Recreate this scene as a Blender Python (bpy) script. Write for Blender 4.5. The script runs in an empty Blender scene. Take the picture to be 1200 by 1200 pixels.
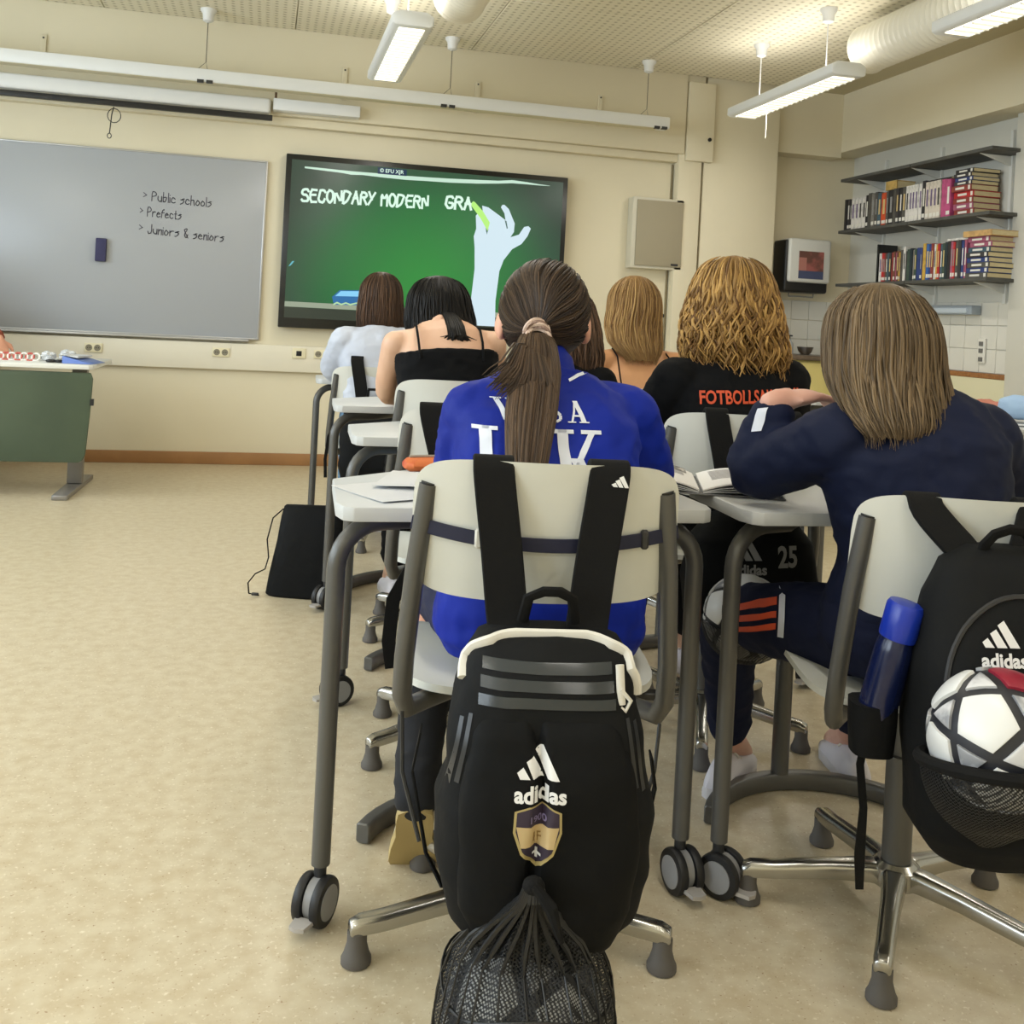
import bpy, bmesh, math, random
import numpy as np
from mathutils import Vector, Matrix
from mathutils.bvhtree import BVHTree
random.seed(7)
scene = bpy.context.scene
COL = scene.collection
pi = math.pi
def R(d): return math.radians(d)
def V(*a): return Vector(a[0]) if len(a) == 1 else Vector(a)

# ------------------------------------------------------------------ camera, world, lights, exposure
cam_d = bpy.data.cameras.new('camera'); cam = bpy.data.objects.new('camera', cam_d); COL.objects.link(cam)
YAW, ROLL = R(13.6), 0.052
_rt = V(math.cos(YAW), -math.sin(YAW), 0); _fw = V(math.sin(YAW), math.cos(YAW), 0); _up = V(0, 0, 1)
_cx = _rt * math.cos(ROLL) + _up * math.sin(ROLL); _cy = -_rt * math.sin(ROLL) + _up * math.cos(ROLL)
cam.matrix_world = Matrix(((_cx.x, _cy.x, -_fw.x, 0), (_cx.y, _cy.y, -_fw.y, 0), (_cx.z, _cy.z, -_fw.z, 1.06), (0, 0, 0, 1)))
cam_d.sensor_width = 36; cam_d.lens = 36 * 1195 / 1200; cam_d.shift_y = -(600 - 377) / 1200; cam_d.clip_start = 0.05
scene.camera = cam
vs = scene.view_settings
vs.view_transform = 'Standard'; vs.look = 'None'; vs.gamma = 1; vs.use_curve_mapping = False; vs.exposure = 0.22
world = bpy.data.worlds.new('world'); scene.world = world; world.use_nodes = True
world.node_tree.nodes['Background'].inputs[0].default_value = (0.75, 0.87, 1.0, 1); world.node_tree.nodes['Background'].inputs[1].default_value = 0.6
def area_light(name, loc, rot, sx, sy, power, col, parent=None, spread=180):
    d = bpy.data.lights.new(name, 'AREA'); d.shape = 'RECTANGLE'; d.size = sx; d.size_y = sy; d.energy = power; d.color = col; d.spread = R(spread)
    o = bpy.data.objects.new(name, d); o.location = loc; o.rotation_euler = rot; COL.objects.link(o); o.parent = parent
    return o
WIN_Y = (-0.4, 2.1, 4.6)
for wy in WIN_Y:      # daylight through the three windows of the left wall
    area_light('window_daylight', (-3.52, wy, 1.75), (0, R(-90), 0), 1.7, 2.1, 84, (0.78, 0.90, 1.0))
LAMP_POWER = 9.5; LAMP_UP = 3.4; LAMP_COL = (1.0, 0.965, 0.90)

# ------------------------------------------------------------------ materials
def lin(c):
    if isinstance(c, str): c = tuple(int(c[i:i + 2], 16) for i in (0, 2, 4))
    f = lambda x: x / 12.92 if x <= 0.04045 else ((x + 0.055) / 1.055) ** 2.4
    return tuple(f(x / 255) for x in c) + (1,)
MATS = {}
def M(name, col, rough=0.5, metal=0.0, vary=None, bump=None, spec=0.5, emit=None, alpha=None, stretch=(1, 1, 1), sheen=0, coat=0, coord='Object', attr=None):
    if name in MATS: return MATS[name]
    m = bpy.data.materials.new(name); m.use_nodes = True; nt = m.node_tree; N = nt.nodes; L = nt.links
    b = N['Principled BSDF']; c = lin(col)
    b.inputs['Base Color'].default_value = c; b.inputs['Roughness'].default_value = rough; b.inputs['Metallic'].default_value = metal
    b.inputs['Specular IOR Level'].default_value = spec; b.inputs['Sheen Weight'].default_value = sheen; b.inputs['Coat Weight'].default_value = coat
    tc = N.new('ShaderNodeTexCoord'); mp = N.new('ShaderNodeMapping'); mp.inputs['Scale'].default_value = stretch
    L.new(tc.outputs[coord], mp.inputs['Vector'])
    out = None
    if vary:      # (scale, second colour, low, high)
        n = N.new('ShaderNodeTexNoise'); n.inputs['Scale'].default_value = vary[0]; n.inputs['Detail'].default_value = 4
        L.new(mp.outputs[0], n.inputs['Vector'])
        mr = N.new('ShaderNodeMapRange'); mr.inputs[1].default_value = vary[2]; mr.inputs[2].default_value = vary[3]
        L.new(n.outputs['Fac'], mr.inputs[0])
        mx = N.new('ShaderNodeMix'); mx.data_type = 'RGBA'; mx.inputs[6].default_value = c; mx.inputs[7].default_value = lin(vary[1])
        L.new(mr.outputs[0], mx.inputs[0]); L.new(mx.outputs[2], b.inputs['Base Color']); out = mx.outputs[2]
    if attr:      # per-lock tint stored on the mesh
        at = N.new('ShaderNodeAttribute'); at.attribute_name = 'tint'
        mx = N.new('ShaderNodeMix'); mx.data_type = 'RGBA'; mx.inputs[7].default_value = lin(attr)
        if out: L.new(out, mx.inputs[6])
        else: mx.inputs[6].default_value = c
        L.new(at.outputs['Fac'], mx.inputs[0]); L.new(mx.outputs[2], b.inputs['Base Color'])
    if bump:      # (scale, strength, distance)
        n = N.new('ShaderNodeTexNoise'); n.inputs['Scale'].default_value = bump[0]; n.inputs['Detail'].default_value = 3
        L.new(mp.outputs[0], n.inputs['Vector'])
        bp = N.new('ShaderNodeBump'); bp.inputs['Strength'].default_value = bump[1]; bp.inputs['Distance'].default_value = bump[2] if len(bump) > 2 else 0.01
        L.new(n.outputs['Fac'], bp.inputs['Height']); L.new(bp.outputs[0], b.inputs['Normal'])
    if emit:
        b.inputs['Emission Color'].default_value = lin(emit[0]); b.inputs['Emission Strength'].default_value = emit[1]
    if alpha is not None: b.inputs['Alpha'].default_value = alpha
    MATS[name] = m
    return m

# ------------------------------------------------------------------ mesh builder
class G:
    def __init__(s): s.v = []; s.f = []; s.t = []; s.tint = None
    def add(s, vs, fs, tint=0.0):
        o = len(s.v); s.v += [Vector(p) for p in vs]; s.f += [tuple(i + o for i in f) for f in fs]; s.t += [tint] * len(vs)
        return s
    def loft(s, rings, cap=True, closed=True, tint=0.0):
        n = len(rings[0]); vs = [p for r in rings for p in r]; fs = []
        for i in range(len(rings) - 1):
            for j in range(n if closed else n - 1):
                a, b = i * n + j, i * n + (j + 1) % n
                fs.append((a, b, b + n, a + n))
        if cap and closed:
            fs.append(tuple(range(n - 1, -1, -1))); fs.append(tuple((len(rings) - 1) * n + j for j in range(n)))
        return s.add(vs, fs, tint)
    def box(s, c, sz, rz=0, m=None):
        x, y, z = sz[0] / 2, sz[1] / 2, sz[2] / 2
        vs = [V(i * x, j * y, k * z) for k in (-1, 1) for i, j in ((-1, -1), (1, -1), (1, 1), (-1, 1))]
        rot = m if m else Matrix.Rotation(rz, 3, 'Z')
        return s.add([rot @ p + V(c) for p in vs], [(3, 2, 1, 0), (4, 5, 6, 7), (0, 1, 5, 4), (1, 2, 6, 5), (2, 3, 7, 6), (3, 0, 4, 7)])
    def bb(s, x0, x1, y0, y1, z0, z1): return s.box(((x0 + x1) / 2, (y0 + y1) / 2, (z0 + z1) / 2), (x1 - x0, y1 - y0, z1 - z0))
    def tube(s, pts, r, n=8, tint=0.0, flat=None, flatdir=None, cap=True):
        pts = [V(p) for p in pts]; m = len(pts); rings = []
        rr = r if isinstance(r, (list, tuple)) else [r] * m
        t0 = (pts[1] - pts[0]).normalized()
        ref = V(flatdir) if flatdir else (V(0, 0, 1) if abs(t0.z) < 0.9 else V(0, 1, 0))
        u = t0.cross(ref).normalized()
        for i in range(m):
            t = (pts[min(i + 1, m - 1)] - pts[max(i - 1, 0)])
            t = t.normalized() if t.length > 1e-9 else t0
            u = (u - t * u.dot(t)); u = u.normalized() if u.length > 1e-6 else t.orthogonal().normalized()
            w = t.cross(u)
            k = 1 if flat is None else flat
            rings.append([pts[i] + (u * math.cos(a) + w * math.sin(a) * k) * rr[i] for a in [2 * pi * j / n for j in range(n)]])
        return s.loft(rings, cap, True, tint)
    def limb(s, pts, radii, n=14):      # tube with round ends
        pts = [V(p) for p in pts]
        a = (pts[0] - pts[1]).normalized(); b = (pts[-1] - pts[-2]).normalized(); P = []; Q = []
        for k in (80, 55, 28): P.append(pts[0] + a * radii[0] * math.sin(R(k))); Q.append(radii[0] * math.cos(R(k)))
        P += pts; Q += list(radii)
        for k in (28, 55, 80): P.append(pts[-1] + b * radii[-1] * math.sin(R(k))); Q.append(radii[-1] * math.cos(R(k)))
        return s.tube(P, Q, n)
    def lathe(s, prof, c=(0, 0, 0), n=20, axis=None, cap=True):
        rings = []
        q = V(0, 0, 1).rotation_difference(V(axis)).to_matrix() if axis else Matrix.Identity(3)
        for r, z in prof: rings.append([V(c) + q @ V(r * math.cos(2 * pi * j / n), r * math.sin(2 * pi * j / n), z) for j in range(n)])
        return s.loft(rings, cap)
    def cyl(s, a, b, r, n=12): return s.tube([a, b], r, n)
    def ell(s, c, rad, m=None, n=20, k=12):
        rings = []
        for i in range(k + 1):
            t = pi * (i + 0.02) / (k + 0.04) - pi / 2
            rings.append([V(math.cos(t) * math.cos(2 * pi * j / n) * rad[0], math.cos(t) * math.sin(2 * pi * j / n) * rad[1], math.sin(t) * rad[2]) for j in range(n)])
        m = m if m else Matrix.Identity(3)
        return s.loft([[m @ p + V(c) for p in r] for r in rings])
    def prism(s, poly, z0, z1, fn=None):      # poly of (x, y), extruded along z; fn maps local to world
        n = len(poly); fn = fn or (lambda p: p)
        vs = [fn(V(x, y, z)) for z in (z0, z1) for x, y in poly]
        fs = [tuple(range(n - 1, -1, -1)), tuple(range(n, 2 * n))] + [(i, (i + 1) % n, (i + 1) % n + n, i + n) for i in range(n)]
        return s.add(vs, fs)
    def panel(s, fn, nu, nv, th):      # fn(i/nu, j/nv) -> (point, normal); a thick sheet
        A = [[fn(i / nu, j / nv) for j in range(nv + 1)] for i in range(nu + 1)]
        top = [p + n * th / 2 for r in A for p, n in r]; bot = [p - n * th / 2 for r in A for p, n in r]
        N = len(top); W = nv + 1; fs = []
        for i in range(nu):
            for j in range(nv):
                a = i * W + j; q = (a, a + W, a + W + 1, a + 1); fs.append(q); fs.append(tuple(x + N for x in reversed(q)))
        edge = [i * W for i in range(nu + 1)] + [nu * W + j for j in range(1, W)] + [i * W + nv for i in range(nu - 1, -1, -1)] + [j for j in range(nv - 1, 0, -1)]
        for k in range(len(edge)):
            a, b = edge[k], edge[(k + 1) % len(edge)]; fs.append((b, a, a + N, b + N))
        return s.add(top + bot, fs)
    def ribbon(s, pts, w, th, side):      # flat strap along pts; side = width direction (vector or list)
        pts = [V(p) for p in pts]; rings = []; m = len(pts)
        for i, p in enumerate(pts):
            t = (pts[min(i + 1, m - 1)] - pts[max(i - 1, 0)]).normalized()
            sd = V(side[i]) if isinstance(side, list) else V(side)
            sd = (sd - t * sd.dot(t)).normalized(); nn = t.cross(sd)
            ww = w[i] if isinstance(w, list) else w
            rings.append([p + sd * (ww / 2) * a + nn * (th / 2) * b for a, b in ((-1, -.5), (-.93, -1), (.93, -1), (1, -.5), (1, .5), (.93, 1), (-.93, 1), (-1, .5))])
        return s.loft(rings)
    def move(s, fn): s.v = [fn(p) for p in s.v]; return s
    def mesh(s, name, org=None):
        me = bpy.data.meshes.new(name)
        me.from_pydata([tuple(p - org) if org else tuple(p) for p in s.v], [], s.f); me.update()
        if any(s.t):
            a = me.attributes.new('tint', 'FLOAT', 'POINT'); a.data.foreach_set('value', s.t)
        return me
    def build(s, name, mat, parent=None, bevel=0, seg=2, smooth=40, org=None, loc=None, rz=0, fixn=True):
        return link_mesh(s.mesh(name, org), name, mat, parent, bevel, seg, smooth, loc, rz, fixn)
def link_mesh(me, name, mat, parent=None, bevel=0, seg=2, smooth=40, loc=None, rz=0, fixn=True):
    if bevel or fixn:
        bm = bmesh.new(); bm.from_mesh(me)
        if fixn: bmesh.ops.recalc_face_normals(bm, faces=bm.faces)
        if bevel:
            es = [e for e in bm.edges if len(e.link_faces) == 2 and e.calc_face_angle(0) > R(30)]
            bmesh.ops.bevel(bm, geom=es, offset=bevel, segments=seg, affect='EDGES', profile=0.5, clamp_overlap=True)
        bm.to_mesh(me); bm.free()
    if smooth:
        me.polygons.foreach_set('use_smooth', [True] * len(me.polygons)); me.set_sharp_from_angle(angle=R(smooth))
    me.materials.clear(); me.materials.append(mat)
    o = bpy.data.objects.new(name, me); COL.objects.link(o); o.parent = parent
    if loc: o.location = loc
    if rz: o.rotation_euler = (0, 0, rz)
    return o
def tag(o, label, cat, group=None, kind=None):
    if label: o['label'] = label
    if cat: o['category'] = cat
    if group: o['group'] = group
    if kind: o['kind'] = kind
    return o
def thing(name, label, cat, loc=(0, 0, 0), rz=0, group=None):
    o = bpy.data.objects.new(name, None); o.empty_display_size = 0.1; COL.objects.link(o)
    o.location = loc; o.rotation_euler = (0, 0, rz)
    return tag(o, label, cat, group)
def struct(name, g, mat, label, bevel=0):
    o = g.build(name, mat, None, bevel); o['kind'] = 'structure'; o['label'] = label
    return o
def share(o, parent, loc=None, rz=None, mat=None):      # a copy sharing mesh data
    c = o.copy(); COL.objects.link(c); c.parent = parent
    if loc is not None: c.location = loc
    if rz is not None: c.rotation_euler = (0, 0, rz)
    return c
def fuse(g, voxel, it=3, fac=0.5):      # one continuous skin from overlapping closed shapes
    me = g.mesh('fuse'); bm = bmesh.new(); bm.from_mesh(me); bmesh.ops.recalc_face_normals(bm, faces=bm.faces); bm.to_mesh(me); bm.free()
    o = bpy.data.objects.new('fuse', me); COL.objects.link(o)
    r = o.modifiers.new('r', 'REMESH'); r.mode = 'VOXEL'; r.voxel_size = voxel
    if it:
        sm = o.modifiers.new('s', 'SMOOTH'); sm.iterations = it; sm.factor = fac
    dg = bpy.context.evaluated_depsgraph_get(); ev = o.evaluated_get(dg)
    res = bpy.data.meshes.new_from_object(ev, depsgraph=dg)
    bpy.data.objects.remove(o); bpy.data.meshes.remove(me)
    return res
def bvh_of(me): return BVHTree.FromPolygons([v.co for v in me.vertices], [tuple(p.vertices) for p in me.polygons])
_tc = {}
def text2d(s, size=1.0, bold=0.0, sx=1.0, shear=0.0):      # flat letters as (verts, faces), left aligned on the base line
    cu = bpy.data.curves.new('t', 'FONT'); cu.body = s; cu.size = size; cu.offset = bold; cu.resolution_u = 3; cu.shear = shear
    o = bpy.data.objects.new('t', cu); COL.objects.link(o)
    dg = bpy.context.evaluated_depsgraph_get(); me = bpy.data.meshes.new_from_object(o.evaluated_get(dg), depsgraph=dg)
    vs = [(v.co.x * sx, v.co.y) for v in me.vertices]; fs = [tuple(p.vertices) for p in me.polygons]
    bpy.data.objects.remove(o); bpy.data.curves.remove(cu); bpy.data.meshes.remove(me)
    return vs, fs
def join2d(*parts):
    vs, fs = [], []
    for (a, b), dx, dy in parts:
        o = len(vs); vs += [(x + dx, y + dy) for x, y in a]; fs += [tuple(i + o for i in f) for f in b]
    return vs, fs
def poly2d(*polys):
    vs, fs = [], []
    for p in polys: fs.append(tuple(range(len(vs), len(vs) + len(p)))); vs += list(p)
    return vs, fs
def bar2d(x0, y0, x1, y1, w):      # a slanted bar with level ends
    return [(x0 - w / 2, y0), (x0 + w / 2, y0), (x1 + w / 2, y1), (x1 - w / 2, y1)]
def decal(name, d, org, ex, ey, ray, bvh, mat, parent, cell=0.012, lift=0.0015, sub=None):
    vs, fs = d; org, ex, ey, ray = V(org), V(ex), V(ey), V(ray).normalized()
    bm = bmesh.new(); bv = [bm.verts.new((x, y, 0)) for x, y in vs]
    for f in fs:
        try: bm.faces.new([bv[i] for i in f])
        except ValueError: pass
    bmesh.ops.delete(bm, geom=[v for v in bm.verts if not v.link_faces], context='VERTS')
    if cell:
        xs = [v[0] for v in vs]; ys = [v[1] for v in vs]
        for k, (lo, hi) in enumerate(((min(xs), max(xs)), (min(ys), max(ys)))):
            c = lo + cell
            while c < hi:
                co = (c, 0, 0) if k == 0 else (0, c, 0); no = (1, 0, 0) if k == 0 else (0, 1, 0)
                bmesh.ops.bisect_plane(bm, geom=bm.verts[:] + bm.edges[:] + bm.faces[:], plane_co=co, plane_no=no); c += cell
    last = None; bad = []
    for v in bm.verts:
        p = org + ex * v.co.x + ey * v.co.y
        h = bvh.ray_cast(p - ray * 0.5, ray) if bvh else (p, None, None, None)
        if h[0] is None: v.co = p; bad.append(v)
        else: v.co = h[0] - ray * lift
    bmesh.ops.delete(bm, geom=bad, context='VERTS')
    me = bpy.data.meshes.new(name); bm.to_mesh(me); bm.free()
    return link_mesh(me, name, mat, parent, 0, 0, 60, fixn=False)
# ------------------------------------------------------------------ stroke lettering (chalk and marker hand)
GL = {
 'S': '68592908062545636150 1001', 'E': '69090060|0555', 'C': '68592918030211205062', 'O': '29070320406367492 9', 'N': '00096069', 'D': '0009397866421000 00',
 'A': '003960|1454', 'R': '00094967554505|3560', 'Y': '0934|6900', 'M': '000935 6960', 'G': '68592918 0302112050626434', '>': '175513', 'P': '00 0949675504',
 'u': '05 0211305155|5550', 'b': '0900|0435543120 01', 'l': '0900', 'i': '0500|0707', 'c': '5435 1503013051', 's': '5535 1404 34533110 00', 'h': '0900|0425 454450',
 'o': '25030120415344 25', 'r': '0500|03254555', 'e': '0353 442514030120 51', 'f': '48381700|0545', 't': '2821 2040|0545', 'J': '59 512010 02', 'n': '0500|0325 454440', '&': '50 070839480311203 053',
}
def strokes2d(s, size, w, adv=0.78, jit=0.02, sx=1.0):
    vs, fs = [], []; x0 = 0.0; rnd = random.Random(len(s))
    for ch in s:
        if ch == ' ': x0 += 0.6 * size * sx; continue
        wd = 0
        for st in GL[ch].split('|'):
            st = st.replace(' ', ''); pts = [((int(st[i]) / 9 + rnd.uniform(-jit, jit)) * size * sx, (int(st[i + 1]) / 9 + rnd.uniform(-jit, jit)) * size) for i in range(0, len(st) - 1, 2)]
            wd = max(wd, max(int(st[i]) for i in range(0, len(st) - 1, 2)) / 9)
            if len(pts) > 3:      # round the corners
                q = [pts[0]]
                for a, b in zip(pts, pts[1:]): q += [(a[0] * .75 + b[0] * .25, a[1] * .75 + b[1] * .25), (a[0] * .25 + b[0] * .75, a[1] * .25 + b[1] * .75)]
                pts = q + [pts[-1]]
            for a, b in zip(pts, pts[1:]):
                dx, dy = b[0] - a[0], b[1] - a[1]; l = math.hypot(dx, dy) or 1e-6
                ux, uy = dx / l * w / 2, dy / l * w / 2; o = len(vs)
                if l < 1e-5: ux, uy = w / 2, 0
                vs += [(x0 + a[0] - ux - uy, a[1] - uy + ux), (x0 + a[0] - ux + uy, a[1] - uy - ux), (x0 + b[0] + ux + uy, b[1] + uy - ux), (x0 + b[0] + ux - uy, b[1] + uy + ux)]
                fs.append((o, o + 1, o + 2, o + 3))
        x0 += (wd + 0.24) * size * sx * adv / 0.78
    return vs, fs

# ------------------------------------------------------------------ the room
m_wall = M('wall_cream', 'e2d9bf', 0.75, vary=(1.3, 'dcd3b9', .35, .7), bump=(140, .15, .002))
m_wallr = M('wall_pale', 'd4d2c8', 0.75, vary=(1.5, 'cfccc0', .35, .7), bump=(140, .15, .002))
m_white = M('white_paint', 'e6e4dc', 0.5)
m_metal_white = M('white_enamel', 'e4e5e4', 0.38)
m_grey_leg = M('grey_powder_coat', '5b5a57', 0.38, metal=.35, bump=(400, .08, .001))
m_black = M('black_plastic', '141414', 0.45)
m_dark = M('dark_plastic', '2b2b2c', 0.5)
def floor_mat():
    m = M('speckled_linoleum', 'd0b78e', 0.33, spec=.45)
    nt = m.node_tree; N = nt.nodes; L = nt.links; b = N['Principled BSDF']; tc = N['Texture Coordinate']
    def noise(s, d, lo, hi):
        n = N.new('ShaderNodeTexNoise'); n.inputs['Scale'].default_value = s; n.inputs['Detail'].default_value = d; L.new(tc.outputs['Object'], n.inputs['Vector'])
        r = N.new('ShaderNodeMapRange'); r.inputs[1].default_value = lo; r.inputs[2].default_value = hi; L.new(n.outputs['Fac'], r.inputs[0]); return r.outputs[0]
    def mix(f, a, c):
        x = N.new('ShaderNodeMix'); x.data_type = 'RGBA'; L.new(f, x.inputs[0])
        if isinstance(a, str): x.inputs[6].default_value = lin(a)
        else: L.new(a, x.inputs[6])
        x.inputs[7].default_value = lin(c); return x.outputs[2]
    c1 = mix(noise(26, 5, .35, .68), 'ccc0a5', 'bfaf91')
    c2 = mix(noise(120, 3, .60, .72), c1, 'ddd3be')
    c3 = mix(noise(150, 2, .66, .74), c2, 'a1876a')
    L.new(c3, b.inputs['Base Color'])
    return m
struct('floor', G().bb(-3.5, 4.6, -2.6, 7.4, -.1, 0), floor_mat(), 'speckled beige linoleum floor of the classroom')
def ceil_mat():
    m = M('perforated_ceiling', 'd6cdb0', 0.8)
    nt = m.node_tree; N = nt.nodes; L = nt.links; b = N['Principled BSDF']; tc = N['Texture Coordinate']
    mp = N.new('ShaderNodeMapping'); mp.inputs['Scale'].default_value = (19, 19, 19); L.new(tc.outputs['Object'], mp.inputs[0])
    v = N.new('ShaderNodeTexVoronoi'); v.inputs['Randomness'].default_value = 0.0; v.inputs['Scale'].default_value = 1.0; L.new(mp.outputs[0], v.inputs['Vector'])
    r = N.new('ShaderNodeMapRange'); r.inputs[1].default_value = .20; r.inputs[2].default_value = .34; L.new(v.outputs['Distance'], r.inputs[0])
    x = N.new('ShaderNodeMix'); x.data_type = 'RGBA'; x.inputs[6].default_value = lin('b3aa90'); x.inputs[7].default_value = lin('e6dfc8'); L.new(r.outputs[0], x.inputs[0]); L.new(x.outputs[2], b.inputs['Base Color'])
    bp = N.new('ShaderNodeBump'); bp.inputs['Strength'].default_value = .5; bp.inputs['Distance'].default_value = .005; L.new(r.outputs[0], bp.inputs['Height']); L.new(bp.outputs[0], b.inputs['Normal'])
    return m
m_ceil = ceil_mat()
ceil = struct('ceiling', G().bb(-3.5, 4.6, -2.6, 7.4, 2.95, 3.05), M('ceiling_joint', 'bdb497', .8), 'cream perforated panel ceiling')
g = G().bb(-.597, .597, -.597, .597, -.01, .01); pan = None
for i in range(7):
    for j in range(8):
        c = (-2.9 + i * 1.2, -2.0 + j * 1.2, 2.945)
        if c[0] > 4.2 or c[1] > 7.0: continue
        if pan is None: pan = g.build('ceiling_panel', m_ceil, ceil, .003, 1, loc=c)
        else: share(pan, ceil, c)
struct('wall_front', G().bb(-3.5, 3.3, 7.13, 7.4, 0, 3), m_wall, 'cream painted front wall behind the whiteboard')
struct('wall_alcove', G().bb(3.3, 4.7, 7.28, 7.4, 0, 3), m_wall, 'cream end wall of the alcove with the paper dispenser')
wr = struct('wall_right', G().bb(4.5, 4.7, -2.6, 7.4, 0, 3), m_wallr, 'pale right wall carrying the bookshelves')
struct('wall_back', G().bb(-3.5, 4.7, -2.7, -2.6, 0, 3), m_wall, 'plain back wall behind the camera')
g = G()
ys = [-2.6] + [e for w in WIN_Y for e in (w - 1.05, w + 1.05)] + [7.4]
for a, b in zip(ys[0::2], ys[1::2]): g.bb(-3.5, -3.38, a, b, 0, 3)
for w in WIN_Y: g.bb(-3.5, -3.38, w - 1.05, w + 1.05, 0, .9); g.bb(-3.5, -3.38, w - 1.05, w + 1.05, 2.6, 3)
struct('wall_left', g, m_wallr, 'pale left wall with the windows')
def pane_mat():
    m = M('window_glass', 'ffffff', 0.02); nt = m.node_tree; N = nt.nodes; L = nt.links
    t = N.new('ShaderNodeBsdfTransparent'); gl = N.new('ShaderNodeBsdfGlossy'); gl.inputs['Roughness'].default_value = .02; mx = N.new('ShaderNodeMixShader'); mx.inputs[0].default_value = .06
    L.new(t.outputs[0], mx.inputs[1]); L.new(gl.outputs[0], mx.inputs[2]); L.new(mx.outputs[0], N['Material Output'].inputs['Surface']); return m
for k, w in enumerate(WIN_Y):
    g = G()
    for a, b, c, d in ((w - 1.05, w + 1.05, .9, .96), (w - 1.05, w + 1.05, 2.54, 2.6), (w - 1.05, w - .99, .96, 2.54), (w + .99, w + 1.05, .96, 2.54), (w - .03, w + .03, .96, 2.54)): g.bb(-3.47, -3.40, a, b, c, d)
    o = struct('window_%d' % (k + 1), g, m_white, 'white framed window in the left wall')
    for s in (-1, 1): G().bb(-3.437, -3.433, w + .51 * s - .48, w + .51 * s + .48, .96, 2.54).build('pane', pane_mat(), o)
struct('baseboard_front', G().bb(-3.4, 3.25, 7.112, 7.13, 0, .081), M('brown_vinyl_skirting', 'a5794c', .55, vary=(6, '9d7247', .4, .6)), 'brown vinyl baseboard along the front wall', .004)
# bulkhead above the whiteboard, pipe chase and pillar
struct('trim_1', G().bb(-3.4, 2.93, 7.0, 7.13, 2.357, 2.95), m_wall, 'cream boxed bulkhead under the ceiling at the front wall', .006)
struct('trim_2', G().bb(-3.4, 2.90, 7.05, 7.13, 2.30, 2.357), m_wall, 'narrow ledge below the boxed bulkhead', .006)
ch = struct('trim_3', G().bb(2.90, 3.08, 7.02, 7.13, 0, 2.95), m_wall, 'cream boxed pipe chase beside the pillar', .004)
cp = G().bb(2.94, 3.15, 6.985, 7.03, 2.31, 2.89).build('access_panel', m_wall, ch, .006)
G().cyl((3.115, 6.988, 2.475), (3.115, 6.975, 2.475), .014, 14).build('lock', m_black, cp)
G().cyl((2.868, 7.13, 1.163), (2.868, 7.115, 1.163), .016, 14).build('knob', m_black, ch)
G().bb(2.885, 2.890, 7.11, 7.13, .1, 2.29).build('joint_strip', M('dark_joint_strip', '8a8064', .7), ch)  # thin dark vertical line at the panel joint
struct('wall_pillar', G().bb(3.10, 3.70, 7.03, 7.4, 0, 2.95), m_wall, 'square cream pillar between front wall and alcove', .006)
struct('trim_4', G().bb(4.27, 4.5, -2.6, 7.28, 2.50, 2.95).bb(3.70, 4.27, 7.10, 7.28, 2.46, 2.95), m_wall, 'cream dropped beam above the bookshelves')
struct('trim_5', G().bb(4.43, 4.5, -2.6, 5.38, 0, 2.50), m_wallr, 'pale shallow pilaster at the end of the tiled wall', .004)
# tiled splash-back on the right and end walls
m_tile = M('white_glazed_tile', 'dedcd3', .22, vary=(2, 'd8d6cd', .3, .7))
tl = None; tl2 = None
for j in range(3):
    for i in range(12):
        c = (4.496, 5.465 + i * .152, .965 + j * .152)
        if tl is None: tl = G().bb(-.005, .005, -.0745, .0745, -.0745, .0745).build('tile', m_tile, wr, .002, 1, loc=c)
        else: share(tl, wr, c)
ea = bpy.data.objects['wall_alcove']
for j in range(3):
    for i in range(5):
        c = (3.78 + i * .152, 7.276, .965 + j * .152)
        if tl2 is None: tl2 = G().bb(-.0745, .0745, -.005, .005, -.0745, .0745).build('tile', m_tile, ea, .002, 1, loc=c)
        else: share(tl2, ea, c)
struct('trim_6', G().bb(4.465, 4.5, 5.39, 6.62, .855, .888), M('oiled_wood', '9c6a3c', .5, stretch=(1, 12, 12), vary=(5, '8a5a30', .4, .6)), 'brown wooden strip under the wall tiles', .003)
struct('trim_7', G().bb(4.47, 4.5, 5.40, 6.62, .05, .855).bb(4.46, 4.5, 5.385, 5.395, .05, .888), M('cream_laminate', 'd8d2b0', .5), 'cream panel below the wooden strip on the right wall', .002)
# kitchenette in the alcove
m_yel = M('yellow_laminate', 'd9c982', .5, vary=(2, 'd3c27a', .4, .6))
t = thing('base_cabinet', 'yellow kitchenette base cabinet under the alcove worktop', 'cabinet', (4.08, 6.97, 0))
G().bb(-.40, .40, -.26, .29, .08, .89).build('body', m_yel, t, .003); G().bb(-.40, .40, -.22, .29, 0, .08).build('plinth', m_dark, t)
for k, x in enumerate((-.2, .2)):
    d = G().bb(x - .19, x + .19, -.285, -.262, .10, .875).build('door', m_yel, t, .003)
    G().tube([(x - .13, -.286, .80), (x - .13, -.31, .80), (x - .05, -.31, .80), (x - .05, -.286, .80)], .006, 8).build('handle', m_metal_white, d)
o = G().bb(3.66, 4.497, 6.66, 7.27, .892, .925).build('worktop', M('brown_laminate', '6a5a4a', .35, vary=(20, '5c4d3f', .4, .6)), None, .004)
tag(o, 'brown laminate worktop over the yellow alcove cabinet', 'worktop')
t = thing('soap_bottle', 'small clear soap bottle with a grey pump on the alcove worktop', 'bottle', (3.83, 6.95, .926))
G().lathe([(.028, 0), (.03, .01), (.03, .08), (.012, .1), (.012, .115)], n=16).build('body', M('clear_grey_plastic', 'b9bcbb', .15, alpha=.7), t); G().tube([(0, 0, .115), (0, 0, .14), (0, -.035, .138)], .006, 8).build('pump', m_dark, t)
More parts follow.
